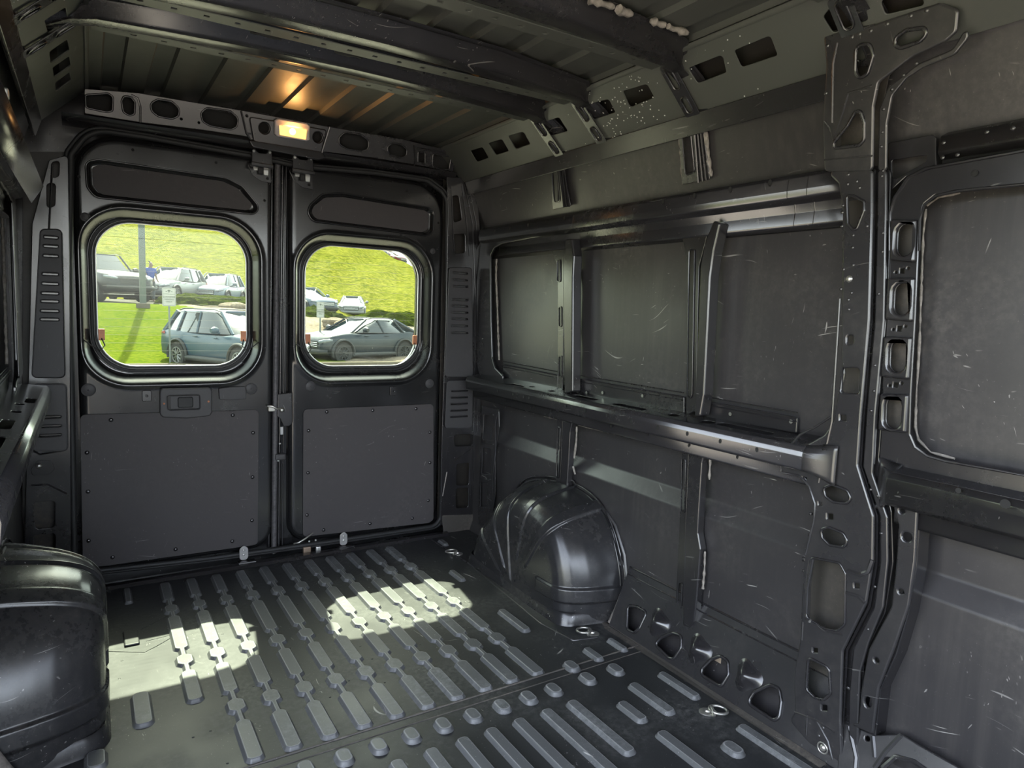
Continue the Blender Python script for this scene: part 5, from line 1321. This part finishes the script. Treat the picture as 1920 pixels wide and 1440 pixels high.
def car(name, label, cat, cx, cy, cz, ang, pm, L=4.45, W=1.84, H=1.62, wb=2.64, clad=True, kind='suv', rimm=None, group=None, sc=1.0, pick=False):
    t = root(name, label, cat, group)
    c, s = math.cos(ang), math.sin(ang)
    def W3(p): x, y, z = p; x *= sc; y *= sc; z *= sc; return (cx + x * c - y * s, cy + x * s + y * c, cz + z)
    hl_ = L / 2
    R = 0.345
    fr, rr_ = wb / 2 + 0.05, -wb / 2 + 0.05
    st = [(-hl_, 0.48, 0.78, 0.66), (-hl_ + 0.03, 0.34, 0.98, 0.80), (-hl_ + 0.12, 0.30, 1.05, 0.87), (-hl_ + 0.45, 0.27, 1.06, 0.91), (rr_, 0.27, 1.05, 0.92), (rr_ + 0.6, 0.22, 1.01, 0.915), (0, 0.22, 0.98, 0.915), (fr - 0.75, 0.22, 0.97, 0.915),
          (fr - 0.35, 0.25, 1.00, 0.92), (fr, 0.27, 0.97, 0.92), (fr + 0.35, 0.27, 0.91, 0.89), (hl_ - 0.22, 0.27, 0.85, 0.82), (hl_ - 0.06, 0.30, 0.76, 0.72), (hl_, 0.40, 0.62, 0.60)]
    k = W / 1.84
    if pick: st = [(x, zb + 0.16, zt + (0.24 if x > 0 else 0.20), w) for x, zb, zt, w in st]
    rows = []
    for x, zb, zt, w in st:
        w *= k; m = (zb + zt) / 2
        half = [(0, zb), (w * 0.85, zb), (w * 0.97, zb + 0.06), (w, m - 0.02), (w * 0.99, m + 0.12), (w * 0.965, zt - 0.06), (w * 0.90, zt - 0.01), (w * 0.6, zt + 0.02), (0, zt + 0.035)]
        ring_ = half + [(-a, b) for a, b in half[-2::-1]]
        rows.append([W3((x, a, b)) for a, b in ring_])
    V = [p for r in rows for p in r]; m = len(rows[0]); F = []
    for i in range(len(rows) - 1):
        for j in range(m - 1): F.append((i * m + j, i * m + j + 1, (i + 1) * m + j + 1, (i + 1) * m + j))
    F.append(tuple(range(m))); F.append(tuple(range((len(rows) - 1) * m, len(rows) * m)))
    me = mesh_py(V, F, True, 60); link('body', me, pm, t)
    # greenhouse
    zb = 1.00 + (0.20 if pick else 0)
    x0, x1 = (-hl_ + 0.16, fr - 0.42); xr0, xr1 = (-hl_ + 0.55, fr - 1.18)
    if pick: x0, x1, xr0, xr1 = -0.9, fr - 0.5, -0.75, fr - 1.15
    if kind == 'coupe': xr0 = -hl_ + 1.0; x0 = -hl_ + 0.14
    hb, ht = 0.85 * k, 0.64 * k; zr = H - 0.05
    def loop(f, z, xa, xb, w):
        return [(xa, -w * 0.86, z), (xa + 0.25, -w, z), ((xa + xb) / 2, -w * 1.02, z), (xb - 0.35, -w * 0.97, z), (xb, -w * 0.72, z), (xb + 0.06, 0, z), (xb, w * 0.72, z), (xb - 0.35, w * 0.97, z), ((xa + xb) / 2, w * 1.02, z), (xa + 0.25, w, z), (xa, w * 0.86, z)]
    base = loop(0, zb, x0, x1, hb); top = loop(1, zr, xr0, xr1, ht)
    gV = [W3(p) for p in base + top]; n = len(base)
    gF = [(i, (i + 1) % n, n + (i + 1) % n, n + i) for i in range(n)] + [tuple(range(n, 2 * n))]
    link('windows', mesh_py(gV, gF, True, 40), M_carglass, t)
    # roof skin
    t2 = [(p[0], p[1] * 1.03, zr - 0.02) for p in top]; t3 = [(p[0] * 0.97, p[1] * 0.85, zr + 0.045) for p in top]
    rV = [W3(p) for p in t2 + t3] + [W3(((xr0 + xr1) / 2, 0, zr + 0.065))]
    rF = [(i, (i + 1) % n, n + (i + 1) % n, n + i) for i in range(n)] + [(n + i, n + (i + 1) % n, 2 * n) for i in range(n)]
    link('roof', mesh_py(rV, rF, True, 50), pm, t)
    ps_ = []
    def lerp(a, b, f): return tuple(a[i] + (b[i] - a[i]) * f for i in range(3))
    for sd in (-1, 1):
        def P_(x, z, f=1.0):
            fz = (z - zb) / (zr - zb); w = (hb + (ht - hb) * fz) * 1.015 * f; return W3((x, sd * w, z))
        ps_.append(tube_mesh([P_(x1 - 0.02, zb, 0.86), P_(xr1 + 0.03, zr, 0.88)], 0.038 * sc, False, 6))
        for xb, xt in (((x0 + x1) / 2 + 0.12, (xr0 + xr1) / 2 + 0.20), ((x0 + x1) / 2 - 0.78, (xr0 + xr1) / 2 - 0.52)) if not pick else (((x0 + x1) / 2, (xr0 + xr1) / 2),):
            ps_.append(tube_mesh([P_(xb, zb), P_(xt, zr)], 0.035 * sc, False, 6))
        ps_.append(tube_mesh([P_(x0 + 0.05, zb, 0.93), P_(xr0 + 0.02, zr, 0.93)], 0.07 * sc, False, 6))
    put('door_pillars', ps_, pm, t)
    # wheels
    for x in (fr, rr_):
        for sd in (-1, 1):
            yo = sd * (0.945 * k); yi = sd * (0.90 * k - 0.23)
            zc = R + (0.05 if pick else 0)
            prof = [(yi, R * 0.6), (yi, R * 0.97), (yi + sd * 0.03, R), (yo - sd * 0.03, R), (yo, R * 0.96), (yo, R * 0.66), (yo - sd * 0.03, R * 0.62)]
            rw = [[W3((x + r * math.cos(q), y, zc + r * math.sin(q))) for q in np.linspace(0, 2 * PI, 25)] for y, r in prof]
            w = put('wheel', loft(rw), M_tyre, t)
            sp_ = []
            for q in range(10):
                a = 2 * PI * q / 10
                sp_.append(tube_mesh([W3((x + 0.03 * math.cos(a), yo - sd * 0.02, zc + 0.03 * math.sin(a))), W3((x + R * 0.62 * math.cos(a), yo - sd * 0.015, zc + R * 0.62 * math.sin(a)))], 0.022 * sc, False, 5))
            sp_.append(tube_mesh([W3((x + R * 0.63 * math.cos(q), yo - sd * 0.01, zc + R * 0.63 * math.sin(q))) for q in np.linspace(0, 2 * PI, 20, endpoint=False)], 0.018 * sc, True, 6))
            put('rim', sp_, rimm or M_rim, w)
            # cladding arch
            aw = [W3((x + (R + 0.075) * math.cos(q), sd * (0.925 * k), zc + 0.01 + (R + 0.075) * math.sin(q))) for q in np.linspace(-0.25, PI + 0.25, 22)]
            dk = mesh_py([W3((x + (R + 0.06) * math.cos(q), sd * 0.922 * k, zc + (R + 0.06) * math.sin(q))) for q in np.linspace(-0.35, PI + 0.35, 22)], [tuple(range(22))], False)
            put('wheel_arch', [tube_mesh(aw, 0.05 * sc, False, 6)], M_clad if clad else pm, t)
            put('arch_shade_disc', [dk], M_hole, t)  # flat near-black disc painted as shade inside the wheel arch
    if clad:
        for sd in (-1, 1):
            put('side_skirt', [tube_mesh([W3((x, sd * 0.905 * k, 0.30)) for x in (rr_ + 0.4, 0, fr - 0.4)], 0.075 * sc, False, 8)], M_clad, t)
    dz = 0.24 if pick else 0
    # lamps, grille, mirrors, bumpers
    for sd in (-1, 1):
        put('headlamp', [tube_mesh([W3((hl_ - 0.03, sd * 0.52 * k, 0.70 + dz)), W3((hl_ - 0.10, sd * 0.70 * k, 0.73 + dz)), W3((hl_ - 0.32, sd * 0.84 * k, 0.77 + dz))], [0.05 * sc, 0.07 * sc, 0.04 * sc], False, 8)], M_lens, t)
        put('tail_lamp', [tube_mesh([W3((-hl_ + 0.02, sd * 0.55 * k, 0.90 + dz)), W3((-hl_ + 0.05, sd * 0.76 * k, 0.92 + dz)), W3((-hl_ + 0.30, sd * 0.875 * k, 0.95 + dz))], [0.04 * sc, 0.06 * sc, 0.04 * sc], False, 8)], M_red, t)
        mxx = x1 - 0.42
        mi = put('mirror', [tube_mesh([W3((mxx, sd * 0.86 * k, 1.03 + dz)), W3((mxx, sd * 1.0 * k, 1.07 + dz))], 0.03 * sc, False, 6), tube_mesh([W3((mxx + 0.02, sd * 0.95 * k, 1.10 + dz)), W3((mxx + 0.03, sd * 1.05 * k, 1.11 + dz)), W3((mxx + 0.02, sd * 1.14 * k, 1.10 + dz))], [0.08 * sc, 0.10 * sc, 0.06 * sc], False, 8)], M_clad if pm is P_black else pm, t)
        put('door_handle', [tube_mesh([W3((x, sd * 0.915 * k, 0.90 + dz)), W3((x + 0.18, sd * 0.915 * k, 0.90 + dz))], 0.014 * sc, False, 6) for x in (-0.55, 0.30)], pm, t)
        put('roof_rail', [tube_mesh([W3((xr0 + 0.05, sd * ht * 0.90, zr + 0.03)), W3((xr0 + 0.3, sd * ht * 0.92, zr + 0.075)), W3((xr1 - 0.25, sd * ht * 0.92, zr + 0.075)), W3((xr1, sd * ht * 0.88, zr + 0.02))], 0.018 * sc, False, 6)], M_clad, t)
    g = put('grille', [mesh_py([W3((hl_ + 0.012, a, b)) for a, b in rnd([(-0.48, 0.50 + dz), (0.48, 0.50 + dz), (0.52, 0.73 + dz), (-0.52, 0.73 + dz)], 0.05, 3)], [tuple(range(16))], False)], M_clad, t)
    put('grille_bar', [tube_mesh([W3((hl_ + 0.02, -0.46, b + dz)), W3((hl_ + 0.02, 0.46, b + dz))], 0.010 * sc, False, 5) for b in (0.56, 0.62, 0.68)], M_chrome if not pick else M_clad, g)
    put('front_bumper', [tube_mesh([W3((hl_ - 0.18, -0.80 * k, 0.38 + dz)), W3((hl_ - 0.02, -0.60 * k, 0.38 + dz)), W3((hl_ + 0.01, 0, 0.38 + dz)), W3((hl_ - 0.02, 0.60 * k, 0.38 + dz)), W3((hl_ - 0.18, 0.80 * k, 0.38 + dz))], 0.10 * sc, False, 8)], M_clad if clad else pm, t)
    return t

def park(name, label, cat, pa, pb, wb, facing, side, pm, **kw):
    """pa: ground point of the near front/rear wheel; pb ray px for the other wheel"""
    pass
def wheel_fit(u0, v0, u1, wb, nearer, z=ZG):
    p = gpt(u0, v0, z)[:2]; r = MC.T @ np.array([u1 - 960.0, 680 - 720.0, FPX]); d = r[:2] / np.linalg.norm(r[:2]); e = EYE[:2]
    w = e - p; b = w.dot(d); cc = w.dot(w) - wb * wb; disc = max(0.0, b * b - cc)
    tt = -b + (-1 if nearer else 1) * math.sqrt(disc)
    return p, e + d * tt
# blue-grey SUV in the left window: rear wheel left, front wheel right and nearer
pr_, pf_ = wheel_fit(335, 688, 449, 2.64, True)
d = (pf_ - pr_); d /= np.linalg.norm(d); ang = math.atan2(d[1], d[0])
nrm = np.array([-d[1], d[0]])  # left of car; near side is the right side
mid = (pf_ + pr_) / 2 + nrm * 0.88 - d * 0.05
car('car', 'blue-grey SUV with pale alloy wheels parked in front of the lawn in the left window', 'car', mid[0], mid[1], ZG, ang, P_blue, L=4.46, W=1.83, H=1.62)
# slate crossover in the right window: nose to the left
pf_, pr_ = wheel_fit(643, 683, 757, 2.6, False)
d = (pf_ - pr_); d /= np.linalg.norm(d); ang = math.atan2(d[1], d[0])
nrm = np.array([-d[1], d[0]])
mid = (pf_ + pr_) / 2 - nrm * 0.88 - d * 0.05
car('car', 'dark slate crossover with black wheels and sloping tail in the right window', 'car', mid[0], mid[1], ZG, ang, P_dark, L=4.05, W=1.80, H=1.47, wb=2.6, kind='coupe', rimm=M_clad)
# the upper row
def upcar(px_, Y, zg, ang, label, pm, **kw):
    return car('car', label, 'car', ypt(px_, Y), Y, zg, ang, pm, **kw)
PI2 = PI / 2
t = car('pickup_truck', 'black pickup with wide dark grille parked at the far left of the left window', 'pickup truck', ypt(250, 26.9) - 1.15, 29.3, 0.90, -PI2 + 0.45, P_black, L=5.3, W=2.0, H=1.92, wb=3.3, pick=True)
upcar(322, 34.5, 1.02, -PI2 - 0.55, 'white SUV parked behind the man in the blue shirt', P_white, H=1.66)
upcar(409, 36.5, 0.92, -PI2 - 0.45, 'silver-white SUV with dark grille behind the low shrubs', P_pale, H=1.66)
upcar(660, 44.0, 0.30, -PI2 - 0.35, 'white hatchback seen above the shrubs in the right window', P_white, H=1.5, clad=False)
upcar(576, 38.0, 0.55, -PI2 + 0.25, 'pale car cut off by the left edge of the right window', P_pale, H=1.55)
upcar(256, 41.0, 1.0, -PI2 - 0.3, 'silver SUV half hidden behind the light pole', P_white, H=1.70)
hc = [(716, 76.0, P_white, 'white car on the hilltop, furthest left of the hilltop row'), (728, 75.0, P_redc, 'red car parked on top of the hill'), (742, 78.0, P_white, 'white car on the hilltop right beside the red car'), (762, 79.0, P_pale, 'silver car on the hilltop, furthest right of the row')]
for px_, Y, pm, lab in hc:
    x = ypt(px_, Y); upcar(px_, Y, float(crest(x)) - 0.1, -PI2 + 0.5, lab, pm, H=1.6, group=None)

# shrubs
def shrub(x, y, z, rx, ry, rz, mat, label, seed):
    r = np.random.default_rng(seed)
    bm = bmesh.new(); bmesh.ops.create_icosphere(bm, subdivisions=4, radius=1.0)
    ph_ = r.uniform(0, 6, (10, 3)); fr_ = r.uniform(2, 9, (10, 3))
    for v in bm.verts:
        q = np.array(v.co); d = sum(math.sin(q[0] * fr_[k, 0] + ph_[k, 0]) * math.sin(q[1] * fr_[k, 1] + ph_[k, 1]) * math.sin(q[2] * fr_[k, 2] + ph_[k, 2]) for k in range(10)) * 0.05
        s_ = 1 + d + r.uniform(-0.07, 0.07)
        v.co = Vector((x + q[0] * rx * s_, y + q[1] * ry * s_, z + max(q[2], -0.3) * rz * s_))
    me = bpy.data.meshes.new('s'); bm.to_mesh(me); bm.free()
    return tag(link('shrub', me, mat), label, 'shrub')
SH = [(345, 27.0, 0.80, 1.1, 0.55, 0, 'small low green shrub beside the black pickup'), (385, 27.5, 0.86, 1.3, 0.50, 0, 'low spreading shrub below the silver-white SUV'), (428, 27.2, 0.82, 1.9, 0.50, 0, 'wide low shrub at the right side of the left window'), (465, 27.8, 0.8, 1.2, 0.55, 0, 'low shrub cut by the right edge of the left window'),
      (588, 25.5, 0.25, 1.0, 0.75, 0, 'yellow-green shrub above the sign in the right window'), (622, 25.8, 0.05, 1.1, 0.75, 1, 'grey-green shrub left of the rocks in the right window'), (650, 25.2, -0.15, 0.9, 0.65, 1, 'small grey-green shrub in the middle of the right window'),
      (680, 24.5, -0.25, 1.0, 0.70, 0, 'bright green shrub behind the slate crossover nose'), (722, 27.5, 0.10, 1.9, 0.75, 0, 'wide green shrub above the crossover roof'), (768, 28.5, 0.10, 1.9, 0.80, 0, 'green shrub at the right edge of the right window')]
for i, (px_, Y, z, r_, rz_, mi_, lab) in enumerate(SH):
    shrub(ypt(px_, Y), Y, z, r_, 0.8, rz_, M_shrub[mi_], lab, i)
for i, (px_, v_, Y, r_) in enumerate([(655, 612, 22.0, 0.42), (672, 618, 21.5, 0.34), (628, 606, 22.6, 0.30), (440, 577, 25.2, 0.32)]):
    a, b = RY(Y).at(px_, v_)
    bm = bmesh.new(); bmesh.ops.create_icosphere(bm, subdivisions=3, radius=1.0); rr = np.random.default_rng(40 + i)
    ph_ = rr.uniform(0, 6, 3)
    for v in bm.verts:
        q = v.co.copy(); k = 1 + 0.18 * math.sin(q.x * 3 + ph_[0]) * math.sin(q.y * 3 + ph_[1]) + 0.1 * math.sin(q.z * 5 + ph_[2])
        v.co = Vector((a + q.x * r_ * 1.6 * k, Y + q.y * r_ * k, b + q.z * r_ * 0.75 * k))
    me = bpy.data.meshes.new('b'); bm.to_mesh(me); bm.free()
    tag(link('boulder', me, M_rock), ['large sandy boulder on the stony bank in the right window', 'sandy boulder closest to the crossover windscreen', 'small sandy boulder right of the white sign', 'small pale rock at the top of the lawn in the left window'][i], 'rock', 'boulders on the bank')

# light pole
M_pole = simple('grey_green_pole', (0.045, 0.06, 0.05), 0.5)
a, Y = ypt(268, 24.3), 24.3
lpole = root('light_pole', 'tall grey-green light pole at the top of the lawn', 'light pole')
zb_ = float(terr(np.array(a), np.array(Y)))
put('pole_shaft', [box_mesh((a, Y, zb_ + 4.4), (0.20, 0.20, 9.0))], M_pole, lpole)
box('pole_base', (a, Y, zb_ + 0.06), (0.42, 0.42, 0.2), M_kerb, lpole, 0.03)
box('lamp_head', (a + 0.5, Y, zb_ + 8.9), (1.0, 0.4, 0.15), M_pole, lpole, 0.03)

# parking signs
def text_mesh(body, size, M, mat, parent, name='sign_lettering'):
    cu = bpy.data.curves.new('t', 'FONT'); cu.body = body; cu.size = size; cu.align_x = 'CENTER'; cu.align_y = 'CENTER'; cu.extrude = 0.001; cu.space_line = 1.15
    ob = bpy.data.objects.new('t', cu); C.objects.link(ob); dg = bpy.context.evaluated_depsgraph_get()
    me = bpy.data.meshes.new_from_object(ob.evaluated_get(dg)); bpy.data.objects.remove(ob); bpy.data.curves.remove(cu)
    me.transform(M); me.materials.clear(); return link(name, me, mat, parent)
M_sign = simple('white_sign', (0.30, 0.305, 0.29), 0.5, var=0.04); M_ink = simple('sign_ink', (0.05, 0.065, 0.05), 0.6)
def sign(px_, py_, Y, w, h, rz, label):
    t = root('parking_sign', label, 'sign', 'white parking signs')
    x, z = RY(Y).at(px_, py_)
    zg = float(terr(np.array(x), np.array(max(Y, 17.9))))
    R_ = Matrix.Translation((x, Y, z)) @ Matrix.Rotation(rz, 4, 'Z') @ Matrix.Rotation(PI / 2, 4, 'X')
    o = plate_mesh(Plane((0, 0, 0), (1, 0, 0), (0, 1, 0)), rect(-w / 2, w / 2, -h / 2, h / 2, 0.03, 3), [], 0.006, 0.002, 0.0)
    o.transform(R_); sp_ = link('sign_plate', o, M_sign, t)
    b_ = join_mesh([tube_mesh([(p[0], p[1], 0.003) for p in rect(-w / 2 + 0.02, w / 2 - 0.02, -h / 2 + 0.02, h / 2 - 0.02, 0.02, 3)], 0.003, True, 4), tube_mesh([(-w / 2 + 0.03, h * 0.17, 0.003), (w / 2 - 0.03, h * 0.17, 0.003)], 0.003, False, 4)])
    b_.transform(R_); link('sign_border', b_, M_ink, sp_)
    e_ = join_mesh([mesh_py([(q[0], q[1], 0.004) for q in s_], [tuple(range(len(s_)))], False) for s_ in ([(-0.055, h * 0.34), (0, h * 0.40), (0.055, h * 0.34), (0.02, h * 0.33), (0, h * 0.22), (-0.02, h * 0.33)], [(-0.10, h * 0.30), (-0.05, h * 0.32), (-0.04, h * 0.28)], [(0.10, h * 0.30), (0.05, h * 0.32), (0.04, h * 0.28)])])
    e_.transform(R_); link('sign_emblem', e_, M_ink, sp_)
    text_mesh('CUSTOMER\nPARKING\nONLY', 0.058, R_ @ Matrix.Translation((0, -h * 0.13, 0.004)), M_ink, sp_)
    put('sign_post', [box_mesh((x, Y + 0.03, (z + h / 2 + zg) / 2 - 0.1), (0.045, 0.03, z + h / 2 - zg + 0.2))], simple('galvanised_post', (0.12, 0.14, 0.135), 0.5, 0.3), t)
sign(317, 557, 17.95, 0.34, 0.50, 0.0, 'white customer parking sign on a post left of the blue-grey SUV')
sign(601, 581, 19.3, 0.30, 0.52, 0.35, 'white customer parking sign on a post in front of the rocks, right window')

# ------------------------------------------------------------------ the man by the parked cars
def skin_obj(name, joints, edges, mat, parent, sub=2):
    me = bpy.data.meshes.new(name); me.from_pydata([j[0] for j in joints], edges, []); me.update()
    o = link(name, me, mat, parent)
    md = o.modifiers.new('k', 'SKIN'); md.use_smooth_shade = True
    for v, j in zip(me.skin_vertices[0].data, joints):
        r = j[1]; v.radius = r if isinstance(r, tuple) else (r, r)
    me.skin_vertices[0].data[0].use_root = True
    s_ = o.modifiers.new('u', 'SUBSURF'); s_.levels = sub; s_.render_levels = sub
    return o
M_skin = simple('skin', (0.11, 0.06, 0.035), 0.6, var=0.05); M_shirt = simple('blue_shirt', (0.006, 0.035, 0.20), 0.8, var=0.1); M_trou = simple('dark_trousers', (0.04, 0.045, 0.055), 0.8); M_hair = simple('dark_hair', (0.03, 0.022, 0.018), 0.8)
PY = 30.6
pxx = ypt(283, PY); pz = 0.97
def Q(x, y, z): return (pxx + x, PY + y, pz + z)
man = root('person', 'man in a bright blue short-sleeved shirt standing beside the pickup, looking right', 'person')
skin_obj('body', [(Q(0, 0, 0.98), (0.13, 0.10)), (Q(0, 0, 1.15), (0.13, 0.09)), (Q(0, 0, 1.36), (0.16, 0.10)), (Q(0.01, 0, 1.50), (0.055, 0.055)), (Q(0.02, 0, 1.58), (0.070, 0.075)), (Q(0.02, 0, 1.67), (0.075, 0.095)), (Q(0.02, 0, 1.74), (0.045, 0.06)), (Q(0.115, 0, 1.62), (0.02, 0.02)),
    (Q(-0.16, -0.02, 1.43), 0.055), (Q(-0.19, -0.05, 1.18), 0.042), (Q(-0.08, -0.22, 1.02), 0.033), (Q(-0.02, -0.28, 0.99), 0.03), (Q(0.03, -0.31, 0.97), 0.018),
    (Q(0.17, 0.04, 1.43), 0.055), (Q(0.20, 0.0, 1.17), 0.042), (Q(0.25, -0.12, 0.96), 0.033), (Q(0.28, -0.17, 0.90), 0.028), (Q(0.30, -0.20, 0.85), 0.018),
    (Q(-0.10, 0, 0.90), 0.085), (Q(-0.10, -0.01, 0.50), 0.06), (Q(-0.10, 0, 0.08), 0.045), (Q(-0.09, -0.12, 0.03), 0.035), (Q(0.10, 0, 0.90), 0.085), (Q(0.10, 0.0, 0.50), 0.06), (Q(0.10, 0, 0.08), 0.045), (Q(0.13, -0.12, 0.03), 0.035)],
    [(0, 1), (1, 2), (2, 3), (3, 4), (4, 5), (5, 6), (4, 7), (2, 8), (8, 9), (9, 10), (10, 11), (11, 12), (2, 13), (13, 14), (14, 15), (15, 16), (16, 17), (0, 18), (18, 19), (19, 20), (20, 21), (0, 22), (22, 23), (23, 24), (24, 25)], M_skin, man)
skin_obj('shirt', [(Q(0, 0, 0.94), (0.165, 0.125)), (Q(0, 0, 1.15), (0.165, 0.125)), (Q(0, 0, 1.36), (0.185, 0.13)), (Q(0.01, 0, 1.475), (0.075, 0.07)), (Q(-0.17, -0.02, 1.42), 0.075), (Q(-0.20, -0.04, 1.22), 0.065), (Q(0.18, 0.04, 1.42), 0.075), (Q(0.21, 0.02, 1.22), 0.065)],
    [(0, 1), (1, 2), (2, 3), (2, 4), (4, 5), (2, 6), (6, 7)], M_shirt, man)
skin_obj('trousers', [(Q(0, 0, 0.97), (0.15, 0.115)), (Q(-0.10, 0, 0.86), 0.105), (Q(-0.10, -0.01, 0.50), 0.08), (Q(-0.10, 0, 0.10), 0.07), (Q(0.10, 0, 0.86), 0.105), (Q(0.10, 0, 0.50), 0.08), (Q(0.10, 0, 0.10), 0.07)],
    [(0, 1), (1, 2), (2, 3), (0, 4), (4, 5), (5, 6)], M_trou, man)
skin_obj('hair', [(Q(0.0, 0, 1.765), (0.075, 0.075)), (Q(-0.045, 0.01, 1.71), (0.065, 0.075))], [(0, 1)], M_hair, man)

# ------------------------------------------------------------------ give every thing an origin at its base
bpy.context.view_layer.update()
def descend(o):
    out = []
    for c_ in kids(o): out += [c_] + descend(c_)
    return out
for r in [o for o in C.objects if o.parent is None and o.type == 'EMPTY']:
    ds = [d_ for d_ in descend(r) if d_.type == 'MESH' and len(d_.data.vertices)]
    if not ds: continue
    lo = np.full(3, 1e9); hi = -lo
    for d_ in ds:
        v = np.empty(len(d_.data.vertices) * 3); d_.data.vertices.foreach_get('co', v); v = v.reshape(-1, 3); lo = np.minimum(lo, v.min(0)); hi = np.maximum(hi, v.max(0))
    L_ = Vector(((lo[0] + hi[0]) / 2, (lo[1] + hi[1]) / 2, lo[2]))
    r.location = L_
    for c_ in kids(r): c_.matrix_parent_inverse = Matrix.Translation(-L_)
for o in [o for o in C.objects if o.parent is None and o.type == 'MESH' and o.get('kind') != 'structure']:
    v = np.empty(len(o.data.vertices) * 3); o.data.vertices.foreach_get('co', v); v = v.reshape(-1, 3)
    L_ = Vector(((v[:, 0].min() + v[:, 0].max()) / 2, (v[:, 1].min() + v[:, 1].max()) / 2, v[:, 2].min()))
    o.data.transform(Matrix.Translation(-L_)); o.location = L_
